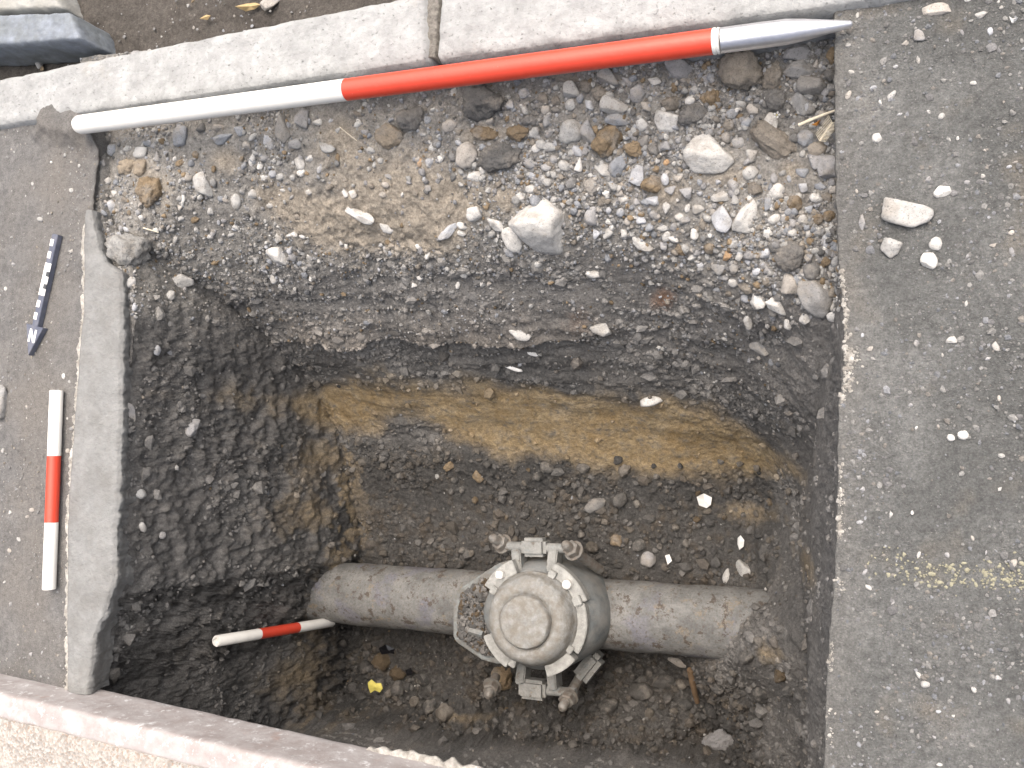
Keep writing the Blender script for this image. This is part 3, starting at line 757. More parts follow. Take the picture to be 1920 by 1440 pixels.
# medium pebbles: countable ones, each its own object
_lib = {}
def lib(kind, k):
    if (kind, k) not in _lib:
        V, F = rock_verts(900 + k * 7 + ord(kind), 3 if kind != 'c' else 3, kind)
        me = mesh_np('pebble', V, F, True); me.materials.append(M_CLOD if kind == 'c' else M_STONE); _lib[(kind, k)] = me
    return _lib[(kind, k)]
LAND = [('the largest white boulder', 1013, 421), ('the big white boulder with bluish face', 1331, 295), ('the large brown nodule', 1138, 267), ('the dark lump of old asphalt', 936, 294),
 ('the notched white stone', 1249, 229), ('the long grey clod', 1454, 268), ('the pair of pointed stones', 1376, 409), ('the large grey wedge stone', 1531, 557), ('the long bright white stone', 672, 403),
 ('the long bluish white stone', 840, 434), ('the brown crumbling clod', 283, 360), ('the long pale flat stone', 377, 345), ('the pale oblong stone', 612, 277), ('the big dark clod', 905, 198), ('the tan clod', 728, 259),
 ('the pointed blue-white stone', 505, 271), ('the white angular stone on the left', 523, 477), ('the broad clod below the pole tip', 1387, 133), ('the compact white stone', 1458, 359), ('the rough concrete lump', 232, 470), ('the pale rounded stone', 1070, 244),
 ('the long blunt stone', 1700, 402), ('the ragged pale flake', 1757, 18), ('the yellow line', 1770, 1075), ('the round white pebble', 1806, 816), ('the straw stalk end', 1600, 215), ('the lowest pale chip', 1735, 1283), ('the bright white scrap', 1900, 38), ('the far right chip', 1867, 650),
 ('the north arrow', 80, 550), ('the left scale bar', 98, 915), ('the crumpled white scrap', 1322, 938), ('the valve', 990, 1165), ('the yellow leaf', 705, 1280), ('the dark grey cobble', 1118, 946), ('the ochre crumbs', 866, 882), ('the rotten wood', 1310, 1285), ('the black glass shard', 725, 1216)]
CNAME = {'W': 'white', 'w': 'pale grey', 'B': 'blue-grey', 'b': 'bluish white', 'C': 'brown', 'c': 'dull brown', 'D': 'dark', 'd': 'dark grey', 'O': 'orange', 'V': 'grey', 'G': 'mid grey', 'P': 'tan', 'T': 'light tan'}
def beside(px, py):
    nm, lx, ly = min(LAND, key=lambda q: (q[1] - px) ** 2 + (q[2] - py) ** 2); dx, dy = px - lx, py - ly
    h = 'left' if dx < 0 else 'right'; v = 'above' if dy < 0 else 'below'
    if abs(dx) > 2.2 * abs(dy): return f'{h} of {nm}'
    if abs(dy) > 2.2 * abs(dx): return f'{v} {nm}'
    return f'{v} {h} of {nm}'
taken = [(b[0], b[1], max(b[2], b[3])) for b in BIG]
def free(px, py, r, f=.5):
    return all((px - q[0]) ** 2 + (py - q[1]) ** 2 > (f * (r + q[2])) ** 2 for q in taken)
def pebble(px, py, w, h, ang, kind, colr, label, group, name='pebble', thick=.75, lift=.2, cat='pebble'):
    Pp, Ns = surface(px, py); A, B, nv = frame_at(Pp, Ns, w, h, ang)
    t = thick * min(np.linalg.norm(A), np.linalg.norm(B)); c = Pp + Ns * t * lift
    o = bpy.data.objects.new(name, lib(kind, random.randrange(9))); COL.objects.link(o)
    M4 = np.eye(4); M4[:3, 0] = A; M4[:3, 1] = np.cross(nv, A) / (np.linalg.norm(A) + 1e-9) * np.linalg.norm(B); M4[:3, 2] = nv * t; M4[:3, 3] = c
    o.matrix_world = Matrix(M4.tolist())
    j = 1 + .15 * random.uniform(-1, 1); o.color = (*[min(.8, v * j) for v in PAL[colr]], 1)
    tag(o, label, cat, group); taken.append((px, py, w)); return o
HAND = [ # smaller stones read off the photo
 (210,282,20,24,'B'),(238,279,18,12,'w'),(376,242,20,20,'D'),(408,238,28,14,'P'),(449,246,22,20,'B'),(475,303,14,26,'W'),(487,311,15,17,'W'),(345,372,10,30,'W'),
 (211,387,18,28,'b'),(203,337,18,14,'W'),(213,360,15,14,'W'),(441,378,20,30,'w'),(472,367,20,20,'w'),(295,295,14,22,'B'),(593,228,22,14,'W'),(560,219,14,20,'W'),
 (560,305,20,28,'W'),(566,326,18,14,'W'),(645,363,12,18,'W'),(663,367,17,17,'W'),(805,307,18,22,'b'),(824,299,16,14,'W'),(786,305,10,18,'O'),(695,282,18,16,'w'),
 (1105,196,22,18,'b'),(1224,152,26,16,'W'),(1192,175,30,35,'V'),(1259,192,36,32,'c'),(1099,160,22,28,'c'),(1084,311,16,30,'W'),(1057,310,24,20,'w'),(1247,339,16,24,'b'),
 (992,354,22,16,'w'),(972,367,16,16,'W'),(1140,413,15,15,'W'),(1168,436,16,16,'W'),(1169,373,24,22,'w'),(1222,375,28,20,'b'),(1294,189,20,18,'W'),(1531,118,10,18,'P'),
 (1408,291,26,26,'w'),(1531,306,30,30,'V'),(1381,268,28,22,'G'),(1490,380,30,34,'C'),(1552,405,24,24,'C'),(1533,411,22,22,'C'),(1329,467,26,24,'C'),(1367,477,20,24,'O'),
 (1402,600,18,26,'w'),(1477,607,20,20,'w'),(1508,598,22,22,'W'),(1560,575,20,18,'W'),(1562,592,22,20,'w'),(1437,382,16,28,'B'),(1300,438,20,22,'W'),(1344,343,12,10,'b'),
 (322,552,18,20,'w'),(295,656,16,20,'b'),(318,662,10,14,'V'),(300,1000,16,14,'V'),(515,520,16,24,'W'),(580,520,10,10,'W'),(700,520,9,14,'W'),(772,534,12,10,'W'),(785,522,13,11,'W'),
 (858,532,9,16,'W'),(638,452,10,10,'W'),(650,461,8,12,'W'),(720,465,10,16,'W'),(783,462,11,10,'W'),(543,440,10,10,'W'),(553,436,12,10,'W'),(520,445,14,18,'W'),(566,441,14,10,'W'),
 (1378,371,16,26,'w'),(1412,355,30,26,'c'),(1365,236,24,22,'c'),(1160,113,30,14,'c'),(1260,165,14,20,'C'),(1022,205,18,18,'P'),(986,205,16,18,'w'),(1025,155,14,12,'b'),(1208,262,24,28,'d'),
 (1086,186,14,20,'B'),(1250,305,14,12,'O'),(1300,275,20,16,'C'),(1228,318,14,14,'C'),(1180,352,18,16,'c'),(1268,333,16,14,'P'),(1550,370,20,24,'c'),(1545,455,14,28,'b'),(1565,475,14,18,'C'),(1548,488,18,18,'C')]
for (px, py, w, h, cl) in HAND:
    kd = 'c' if cl in 'Cc' else random.choice('aar')
    nm = {'W': 'white', 'w': 'pale grey', 'B': 'blue-grey', 'b': 'bluish white', 'C': 'brown', 'c': 'dull brown', 'D': 'dark', 'd': 'dark grey', 'O': 'orange', 'V': 'grey', 'G': 'grey', 'P': 'tan'}[cl]
    if px < 330 and py > 500: place = 'in the dark left side of the pit'
    elif py > 500 and px < 1380: place = 'bedded in the upper section below the gravel'
    elif py > 500: place = 'in the gravel at the foot of the right edge'
    elif px < 645: place = 'in the gravel below the white pole section'
    elif px < 1335: place = 'in the gravel below the red pole section'
    else: place = 'in the gravel below the metal pole tip'
    pebble(px, py, w, h, random.uniform(-40, 40) if abs(w - h) < 5 else random.uniform(-15, 15), kd, cl, f'small {nm} pebble {beside(px, py)}' if py < 620 and px > 190 and not (px < 330 and py > 500) else f'small {nm} pebble {place}', f'{nm} pebbles {place}')
cnt = 0
for _ in range(4000):
    if cnt >= 105: break
    px, py = random.uniform(190, 1560), random.uniform(120, 500)
    if py < 285 - .11 * px * 1.05 + 10 or py > np.interp(px, [190, 500, 900, 1250, 1560], [470, 440, 330, 470, 640]): continue
    s = random.choice([9, 10, 11, 12, 13, 15, 17]) * (1.15 if px > 950 else .95)
    if not free(px, py, s, .55): continue
    cl = random.choices('WwVGBbCcP', [4, 5, 4, 3, 2, 3, 3, 3, 2])[0]
    pl = 'left half' if px < 800 else 'right half'
    pebble(px, py, s * random.uniform(.9, 1.4), s * random.uniform(.7, 1), random.uniform(0, 180), 'c' if cl in 'Cc' else random.choice('aar'), cl,
           f'small loose {CNAME[cl]} pebble {beside(px, py)}', f'loose pebbles in the {pl} of the bench'); cnt += 1
cnt = 0
for _ in range(4000):
    if cnt >= 75: break
    px, py = random.uniform(920, 1560), random.uniform(110, 560)
    if py < 285 - .11 * px * 1.05 or py > np.interp(px, [900, 1100, 1250, 1560], [330, 440, 470, 620]): continue
    s = random.uniform(16, 28)
    if not free(px, py, s, .5): continue
    cl = random.choices('WwVGBbCcdP', [4, 6, 5, 3, 2, 3, 2, 5, 3, 2])[0]
    pebble(px, py, s * random.uniform(.9, 1.3), s * random.uniform(.75, 1), random.uniform(0, 180), 'c' if cl in 'Ccd' else random.choice('aaar'), cl,
           f'middling {CNAME[cl]} stone {beside(px, py)}', 'middling stones in the right half of the bench'); cnt += 1
cnt = 0
for _ in range(3000):
    if cnt >= 75: break
    px, py = random.uniform(1590, 1915), 1440 * random.random() ** 1.9
    s = random.choice([6, 7, 8, 8, 9, 10, 12])
    if not free(px, py, s, .6): continue
    pebble(px, py, s * random.uniform(1, 1.6), s * random.uniform(.75, 1), random.uniform(0, 180), random.choice('aar'), (cl := random.choices('WwVbP', [1, 4, 4, 2, 2])[0]),
           f'tiny {CNAME[cl]} stone chip on the pavement {beside(px, py)}', 'stone chips on the right pavement', 'stone_chip', .6, .35, 'stone chip'); cnt += 1
cnt = 0
for _ in range(2000):
    if cnt >= 26: break
    px, py = random.uniform(5, 135), random.uniform(270, 1230)
    s = random.choice([5, 6, 7, 8, 9])
    if not free(px, py, s, .6) or (30 < px < 125 and 430 < py < 680) or (70 < px < 125 and py > 720 and py < 1110): continue
    pebble(px, py, s * random.uniform(1, 1.5), s, random.uniform(0, 180), random.choice('ar'), (cl := random.choices('WwVP', [2, 4, 3, 3])[0]),
           f'tiny {CNAME[cl]} stone chip on the footway {beside(px, py)}', 'stone chips on the left footway', 'stone_chip', .6, .35, 'stone chip'); cnt += 1
cnt = 0
for _ in range(3000):      # clods in the loose spoil on the floor
    if cnt >= 125: break
    px, py = random.uniform(620, 1480), random.uniform(860, 1340)
    if not ((py > 1235 and 640 < px < 905) or (py < 1040 and px > 780) or (py > 1230 and 1130 < px < 1480)) or (py > 1255 and px < 700): continue
    s = random.uniform(12, 36) if py > 1200 else random.uniform(12, 28) if 1000 < px < 1200 else random.uniform(8, 15)
    if not free(px, py, s, .45): continue
    pl = 'in front of the pipe' if py > 1150 else 'behind the pipe'; kf = random.uniform(.36, .58)
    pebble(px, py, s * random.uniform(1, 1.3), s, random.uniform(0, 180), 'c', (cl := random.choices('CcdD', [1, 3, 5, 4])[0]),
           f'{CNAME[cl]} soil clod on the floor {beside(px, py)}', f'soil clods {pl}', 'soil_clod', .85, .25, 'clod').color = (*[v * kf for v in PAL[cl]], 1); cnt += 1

# ------------------------------------------------------------------ loose grain: nobody could count it
def scatter(name, pts, nrm, sizes, cols, sub=1, flat=.7, seed=0, sink=.15):
    r_ = np.random.default_rng(seed); n = len(pts)
    shapes = [rock_verts(3000 + k, sub, 'a') for k in range(8)]
    F0 = shapes[0][1]; base = np.stack([s[0] for s in shapes])[r_.integers(0, 8, n)]           # n, v, 3
    sc = sizes[:, None] * r_.uniform(.7, 1.25, (n, 3)); sc[:, 2] *= flat
    a = r_.uniform(0, 6.283, n); ca, sa = np.cos(a), np.sin(a)
    b = base * sc[:, None]
    b = np.stack([b[..., 0] * ca[:, None] - b[..., 1] * sa[:, None], b[..., 0] * sa[:, None] + b[..., 1] * ca[:, None], b[..., 2]], -1)
    e1 = np.cross(np.tile([0, 1.0, 0], (n, 1)), nrm); e1 /= np.linalg.norm(e1, axis=1)[:, None] + 1e-9; e2 = np.cross(nrm, e1)
    V = pts[:, None] + b[..., :1] * e1[:, None] + b[..., 1:2] * e2[:, None] + (b[..., 2:] + (sizes * flat * sink)[:, None, None]) * nrm[:, None]
    nv = base.shape[1]; F = (F0[None] + (np.arange(n) * nv)[:, None, None]).reshape(-1, 3)
    o = obj(name, mesh_np(name, V.reshape(-1, 3), F, sub > 1, np.repeat(cols, nv, 0)), M_GRAIN)
    return tag(o, kind='stuff')
def pick(weights, n, r_):
    c = np.cumsum(weights); return np.searchsorted(c, r_.random(n) * c[-1])
dA = np.gradient(xs); dB = np.gradient(ys); area = (dB[:, None] * dA[None]).ravel() / np.clip(Nn[:, 2], .15, 1)
q = proj(P); inview = (q[:, 0] > -20) & (q[:, 0] < 1940) & (q[:, 1] > -20) & (q[:, 1] < 1460)
pool = np.array([PAL[k] for k in 'WwwVVGGBbdDcCwP'])
r_ = np.random.default_rng(5)
gr_noise = np.clip(.5 + 1.1 * fbm(P, 10, 2, 501) - .3 * tanm, .08, 1.4)
wt = area * inview * bench * gr_noise * (1 - .93 * tanm) * (.45 + .55 * sstep(-.62, -.45, fx + .08 * nz1))
def jitter(k, r_): return P[k] + np.stack([r_.uniform(-.0015, .0015, len(k)), r_.uniform(-.0015, .0015, len(k)), np.zeros(len(k))], 1)
k = pick(wt, 3600, r_); s = r_.lognormal(math.log(.0032), .35, 3600)
o = scatter('gravel', jitter(k, r_), Nn[k], np.clip(s, .0018, .0075), pool[r_.integers(0, len(pool), 3600)] * r_.uniform(.75, 1.1, (3600, 1)), 2, .8, 1)
tag(o, 'mixed grey, white and brown gravel covering the bench under the pole', 'gravel')
k = pick(wt, 15000, r_); s = r_.lognormal(math.log(.0017), .35, 15000)
o = scatter('fine_gravel', jitter(k, r_), Nn[k], np.clip(s, .0008, .004), pool[r_.integers(0, len(pool), 15000)] * r_.uniform(.6, 1.05, (15000, 1)), 1, .85, 2)
tag(o, 'fine grit between the gravel stones on the bench', 'grit')
secw = area * inview * (fx < -.13) * upper * (1 - bench) * (.25 + np.clip(nz2 + .3, 0, 1)) * sstep(-.40, -.25, P[:, 2])
k = pick(secw + area * inview * (1 - upper) * (1 - clay) * (fx < -.13) * .03, 5000, r_); s = r_.lognormal(math.log(.0014), .5, 5000)
o = scatter('section_grit', jitter(k, r_), Nn[k], np.clip(s, .0007, .005), pool[r_.integers(0, len(pool), 5000)] * r_.uniform(.35, .95, (5000, 1)), 1, .9, 3)
tag(o, 'grit and tiny stones bedded in the cut soil faces', 'grit')
crw = area * inview * (1 - upper) * (1 - .85 * clay) * (.12 + floorm * np.clip(.5 + 1.4 * nz1 + nz3, .05, 2)) * (P[:, 2] < -.3)
cpool = np.array([soil, soil2, soil2 * 1.2, brown * .7, brown * .9, soil * .8, [.14, .11, .07]])
k = pick(crw, 9000, r_); s = r_.lognormal(math.log(.0023), .62, 9000)
o = scatter('soil_crumbs', jitter(k, r_), Nn[k], np.clip(s, .0009, .011), (C[k] * .65 + cpool[r_.integers(0, len(cpool), 9000)] * .22) * r_.uniform(.75, 1.2, (9000, 1)), 1, .9, 4, .3)
tag(o, 'dark crumbled soil strewn over the pit floor', 'soil')
ww = area * inview * (1 - floorm) * (1 - clay) ** 4 * (1 - bench) * (P[:, 2] > -.62) * (1 - .75 * (fx > -.14)) * np.clip(.15 + 2.2 * fbm(P, 9, 3, 511), .02, 1.5)
k = pick(ww, 11000, r_); s = np.clip(r_.lognormal(math.log(.0021), .62, 11000), .0007, .012)
o = scatter('wall_crumbs', jitter(k, r_), Nn[k], s, C[k] * r_.uniform(.8, 1.2, (11000, 1)), 1, .75, 6, -.1)
tag(o, 'lumps of damp soil sticking to the cut faces of the pit', 'soil')
def flat_scatter(name, n, x0, x1, y0, y1, inside, z, seed, med, sg, label, cols, lo=.6, hi=1.05):
    r_ = np.random.default_rng(seed); x, y = r_.uniform(x0, x1, n * 3), r_.uniform(y0, y1, n * 3)
    pp = np.stack([x, y, np.full(n * 3, z)], 1); ok = inside(pp) & (r_.random(n * 3) < np.clip(.45 + 1.3 * fbm(pp, 9, 2, seed), .06, 1)); pp = pp[ok][:n]; n = len(pp)
    s = np.clip(r_.lognormal(math.log(med), sg, n), .0006, .005)
    o = scatter(name, pp, np.tile([0, 0, 1.0], (n, 1)), s, cols[r_.integers(0, len(cols), n)] * r_.uniform(lo, hi, (n, 1)), 1, .6, seed, .2)
    tag(o, label, 'grit')
flat_scatter('pavement_grit', 5600, -.06, .22, -.42, .52, lambda p: p[:, 0] > redge(p[:, 1]) + .003, .0, 21, .00125, .45, 'fine pale grit strewn over the right pavement', pool[[1, 2, 3, 4, 5, 6, 7, 8, 14]], .45, .70)
flat_scatter('footway_grit', 2600, -1.5, -1.1, -.42, .5, lambda p: p[:, 0] < ledge(p[:, 1]) - .002, .0, 22, .0011, .4, 'fine grit on the dusty left footway', pool[[2, 3, 4, 5, 6, 9, 11, 14]])
flat_scatter('strip_grit', 700, -1.5, -.55, .55, .95, lambda p: p[:, 1] > .56, -.046, 23, .0013, .5, 'small bits of grit on the soil behind the kerb', pool)

# ------------------------------------------------------------------ tube and lathe tools
def basis(d):
    d = np.asarray(d, float); d = d / np.linalg.norm(d)
    a = np.cross(d, [0, 0, 1.0] if abs(d[2]) < .9 else [1.0, 0, 0]); a /= np.linalg.norm(a); return a, np.cross(d, a), d
def tube_mesh(name, stations, seg=28, cap=True, jit=0, seed=0):
    """stations: list of (point, radius) along a run"""
    pts = [np.asarray(p, float) for p, _ in stations]; V = []
    a, b, d = basis(pts[-1] - pts[0])
    for (p, r) in stations:
        for k in range(seg):
            t = 2 * math.pi * k / seg; V.append(np.asarray(p) + (a * math.cos(t) + b * math.sin(t)) * r)
    V = np.array(V)
    if jit: 
        nn = V - np.repeat(np.array(pts), seg, 0); nn /= np.linalg.norm(nn, axis=1)[:, None] + 1e-9
        V = V + nn * (jit * fbm(V, 25, 3, seed) + jit * .5 * fbm(V, 90, 2, seed))[:, None]
    bm = bmesh.new(); vs = [bm.verts.new(v) for v in V]
    for i in range(len(stations) - 1):
        for k in range(seg):
            k2 = (k + 1) % seg; bm.faces.new([vs[i * seg + k], vs[i * seg + k2], vs[(i + 1) * seg + k2], vs[(i + 1) * seg + k]])
    if cap:
        bm.faces.new(vs[:seg][::-1]); bm.faces.new(vs[-seg:])
    bmesh.ops.recalc_face_normals(bm, faces=bm.faces)
    return bm
def tube(name, stations, mat, parent=None, seg=28, cap=True, jit=0, seed=0):
    if parent is not None: stations = [(np.asarray(p, float) - np.array(parent.location), r) for p, r in stations]
    return bm_obj(name, tube_mesh(name, stations, seg, cap, jit, seed), mat, parent, True)
def along(a, b, t): return np.asarray(a) + (np.asarray(b) - np.asarray(a)) * t

# ------------------------------------------------------------------ ranging pole
pz = .031; PA, PB = G(143, 235, pz), G(1337, 78, pz); tj = .503; PJ = along(PA, PB, tj); PR = .0142
pole = empty('ranging_pole', PA); tag(pole, 'long red and white survey ranging pole with metal point lying along the kerb', 'survey pole')
ud = (PB - PA) / np.linalg.norm(PB - PA)
tube('white_section', [(PA - ud * .000, PR * .55), (PA + ud * .003, PR * .82), (PA + ud * .008, PR * .97), (PA + ud * .014, PR)] + [(along(PA, PJ, t), PR) for t in (.2, .5, .8, 1)], M_WHITE, pole, 40)
tube('red_section', [(PJ + ud * .0003, PR)] + [(along(PJ, PB, t), PR) for t in (.25, .5, .75, 1)], M_RED, pole, 40)
PT = G(1598, 45, .014); tl = np.linalg.norm(PT - PB)
tube('collar', [(PB + ud * .0003, PR * 1.01), (PB + ud * .003, PR * 1.03), (PB + ud * .0045, PR * .93), (PB + ud * .006, PR * 1.02), (PB + ud * .008, PR * .98)], M_WHITE, pole, 40)
PS = PB + ud * .078
tube('metal_point', [(PB + ud * .0082, PR * .97), (PB + ud * .05, PR * .97), (PS, PR * .95), (along(PS, PT, .3), PR * .78), (along(PS, PT, .7), PR * .48), (along(PS, PT, .97), PR * .28), (PT, PR * .18)], M_ALU, pole, 40)

# ------------------------------------------------------------------ scale bars
def scale_bar(A_, B_, cuts, r, label, hollow=False):
    s = empty('scale_bar', A_); tag(s, label, 'scale bar')
    A_, B_ = np.asarray(A_), np.asarray(B_); t = [0] + cuts + [1]
    for i in range(3):
        a, b = along(A_, B_, t[i]), along(A_, B_, t[i + 1]); e = (b - a) / np.linalg.norm(b - a)
        st = [(a + e * .0002, r * (.93 if i == 0 else 1)), (a + e * .0016, r), (b - e * .0016, r), (b, r * (.93 if i == 2 else 1))]
        if hollow and i == 0: st = [(a + e * .006, r * .55), (a + e * .0003, r * .58), (a + e * .0002, r * .92)] + st[1:]
        tube('red_band' if i == 1 else 'white_band', st, M_RED if i == 1 else M_WHITE, s, 32)
    return s
scale_bar(G(106, 732, .0115), G(92, 1105, .0115), [.333, .667], .0098, 'red and white scale bar lying on the left footway')
scale_bar(G(405, 1202, -.245), G(622, 1166, -.552), [.333, .667], .0098, 'red and white scale bar standing upright inside the pit against its left side', True)

# ------------------------------------------------------------------ north arrow
A0, A1 = G(107, 440, .006), G(56.5, 667, .006)
na = empty('north_arrow', A0); tag(na, 'dark grey north arrow with white scale marks and letter N on the left footway', 'north arrow')
dv = (A1 - A0); LA = np.linalg.norm(dv[:2]); dv = dv / LA; sv = np.array([-dv[1], dv[0], 0.0])   # sv: to the right in the photo
if (proj(A0 + sv * .01)[0] < proj(A0)[0]): sv = -sv
K = LA / 1192.0
def prism(name, pts, z0, z1, mat, bevel=0):
    bm = bmesh.new(); vs = [bm.verts.new((*(dv * (l * K) + sv * (s * K))[:2], z0 - A0[2])) for l, s in pts]
    f = bm.faces.new(vs); r = bmesh.ops.extrude_face_region(bm, geom=[f])
    bmesh.ops.translate(bm, verts=[g for g in r['geom'] if isinstance(g, bmesh.types.BMVert)], vec=(0, 0, z1 - z0))
    bmesh.ops.recalc_face_normals(bm, faces=bm.faces)
    if bevel: bmesh.ops.bevel(bm, geom=bm.edges[:], offset=bevel, segments=2, affect='EDGES')
    return bm_obj(name, bm, mat, na)
prism('shaft', [(0, -40), (0, 40), (905, 40), (905, -40)], .0005, .0095, M_BLACKB, .0006)
prism('arrowhead', [(899, -120), (899, 118), (1192, 0)], .0005, .0097, M_BLACKB, .0006)
def sq(name, l0, l1, s0, s1, mat, zt=.0101): return prism(name, [(l0, s0), (l0, s1), (l1, s1), (l1, s0)], .0094, zt, mat)
for l in (85, 205, 685, 805): sq('white_mark', l - 33, l + 33, -38, 4, M_MARKW)
sq('white_mark', 285, 600, -40, 40, M_MARKW)
for l in (390, 510): sq('dark_mark', l - 24, l + 24, 2, 40, M_DSQ, .0106)
bm = bmesh.new()
def quad(pts, z):
    vs = [bm.verts.new((*(dv * (l * K) + sv * (s * K))[:2], z - A0[2])) for l, s in pts]; f = bm.faces.new(vs)
    r = bmesh.ops.extrude_face_region(bm, geom=[f]); bmesh.ops.translate(bm, verts=[g for g in r['geom'] if isinstance(g, bmesh.types.BMVert)], vec=(0, 0, .0007))
# the letter reads upright in the photograph: strokes laid out in picture sense
quad([(935, -46), (935, -22), (1062, -22), (1062, -46)], .0096); quad([(935, 22), (935, 46), (1062, 46), (1062, 22)], .0096)
quad([(935, -22), (935, -46), (1062, 22), (1062, 46)], .0099)
bmesh.ops.recalc_face_normals(bm, faces=bm.faces); bm_obj('letter_n', bm, M_MARKW, na)

# ------------------------------------------------------------------ the pipe and its valve
M_PIPE = None
def mat_pipe():
    m, t, bs = nodes_of('old_pipe'); pos = position(t)
    c = mixc(t, ramp(t, noise(t, pos, 22, 5, .65), [(.35, 0.0), (.65, 1.0)]), (.108, .110, .107), (.195, .196, .187))
    c = mixc(t, ramp(t, noise(t, pos, 14, 4, .6), [(.56, 0.0), (.64, .6)]), c, (.135, .135, .165))
    c = mixc(t, ramp(t, noise(t, pos, 31, 6, .72), [(.58, 0.0), (.70, .8)]), c, (.22, .17, .105))
    c = mixc(t, ramp(t, noise(t, pos, 46, 6, .75), [(.56, 0.0), (.60, .95)]), c, (.07, .057, .046))
    c = mixc(t, ramp(t, noise(t, pos, 150, 5, .8), [(.55, 0.0), (.62, .8)]), c, (.10, .085, .07))
    c = mixc(t, 1.0, c, ramp(t, noise(t, pos, 260, 3, .7), [(.25, .75), (.75, 1.2)]), 'MULTIPLY')
    t.links.new(c, bs.inputs['Base Color']); bs.inputs['Roughness'].default_value = .78
    bump(t, bs, noise(t, pos, 60, 6, .7), .002); return m
M_PIPE = mat_pipe()
def mat_valve():
    m, t, bs = nodes_of('weathered_casting'); pos = position(t)
    c = mixc(t, ramp(t, noise(t, pos, 30, 5, .65), [(.35, 0.0), (.68, 1.0)]), (.165, .17, .163), (.285, .285, .268))
    c = mixc(t, ramp(t, noise(t, pos, 44, 5, .7), [(.56, 0.0), (.68, .8)]), c, (.165, .195, .205))
    c = mixc(t, ramp(t, noise(t, pos, 70, 6, .75), [(.56, 0.0), (.65, .9)]), c, (.11, .095, .075))
    c = mixc(t, ramp(t, noise(t, pos, 55, 6, .75), [(.64, 0.0), (.70, .7)]), c, (.24, .19, .12))
    c = mixc(t, 1.0, c, ramp(t, noise(t, pos, 300, 3, .7), [(.25, .8), (.75, 1.15)]), 'MULTIPLY')
    t.links.new(c, bs.inputs['Base Color']); bs.inputs['Roughness'].default_value = .75
    bump(t, bs, noise(t, pos, 80, 6, .7), .0016); return m
M_VALVE = mat_valve()
M_CAP = mat_simple('pale_cap_casting', (.262, .267, .258), .78, 0, .32, 85, .0016, .35, (.17, .15, .12), .75, 60)
M_CLAMP = mat_simple('pale_clamp_casting', (.345, .348, .33), .75, 0, .25, 110, .0014, .35, (.19, .19, .18), .6, 75)
M_FLANGE = mat_simple('blue_flange_casting', (.20, .225, .23), .75, 0, .35, 70, .0016, .35, (.13, .115, .095), .8, 45)
M_BOLT = mat_simple('rusty_bolt', (.205, .20, .185), .6, .25, .35, 120, .0008, .4, (.14, .105, .075), .6, 90)
M_BRIGHT = mat_simple('bright_bolt_head', (.72, .71, .68), .4, .3, .12, 120, .0003)
e0, e1 = np.array([-1.16, -.309, -.563]), np.array([-.06, -.284, -.556])
pipe = tube('water_pipe', [(along(e0, e1, t), .0605 + .0006 * math.sin(t * 40)) for t in np.linspace(0, 1, 120)], M_PIPE, None, 72, True, .0022, 5)
tag(pipe, 'old muddy grey water pipe crossing the pit floor from left to right', 'pipe')

c0 = G(999, 1160, -.432); tb = G(981, 1168, -.388); axis = (tb - c0); axis[:2] *= .8; axis /= np.linalg.norm(axis)
valve = empty('valve_fitting', (c0[0], c0[1], -.62)); tag(valve, 'grey cast iron valve fitting with round cap and bolted lugs clamped on the pipe', 'valve')
va, vb, vd = np.array([1.0, 0, 0]), None, axis
va = va - (va @ vd) * vd; va /= np.linalg.norm(va); vb = np.cross(vd, va)
VM = np.eye(4); VM[:3, 0] = va; VM[:3, 1] = vb; VM[:3, 2] = vd; VM[:3, 3] = c0 - np.array(valve.location)
VMm = Matrix(VM.tolist())
def vpart(name, bm, mat=M_VALVE, parent=None, smooth=True):
    bm.transform(VMm); return bm_obj(name, bm, mat, parent or valve, smooth)
def lathe(prof, seg=72, jit=0, seed=0, wob=None):
    bm = bmesh.new(); rings = []
    for r, z in prof:
        ring = []
        for k in range(seg):
            t = 2 * math.pi * k / seg; rr = r * (wob(t, z) if wob else 1)
            if jit: rr += jit * float(perlin(np.array([[math.cos(t) * 3, math.sin(t) * 3, z * 60]]), seed)[0])
            ring.append(bm.verts.new((rr * math.cos(t), rr * math.sin(t), z)))
        rings.append(ring)
    for a, b in zip(rings[:-1], rings[1:]):
        for k in range(seg): bm.faces.new([a[k], a[(k + 1) % seg], b[(k + 1) % seg], b[k]])
    bm.faces.new(rings[0][::-1]); bm.faces.new(rings[-1]); bmesh.ops.recalc_face_normals(bm, faces=bm.faces)
    return bm
octo = lambda t, z: .93 + .03 * math.cos(4 * t) + .085 * math.cos(2 * t)
M_BODY = mat_simple('blue_grey_casting', (.125, .14, .145), .7, 0, .4, 40, .0016, .4, (.21, .205, .19), .7, 28)
body = vpart('body', lathe([(.06, -.21), (.085, -.195), (.100, -.165), (.110, -.135), (.1135, -.10), (.1125, -.065), (.107, -.040), (.098, -.024), (.090, -.015), (.080, -.012)], 72, .0012, 3, octo), M_BODY)
cap = vpart('cap', lathe([(.078, -.014), (.079, .000), (.0765, .004), (.0755, .007), (.0745, .014), (.0715, .023), (.066, .030), (.059, .034), (.052, .0345), (.047, .032), (.0445, .0295)], 90, .0010, 5), M_CAP)
cap_b = vpart('cap_button', lathe([(.0445, .024), (.0442, .036), (.0432, .0405), (.041, .0432), (.037, .0442), (.02, .0440), (.006, .0436)], 72, .0010, 7), M_CAP, cap)
cap_b.matrix_parent_inverse = Matrix()
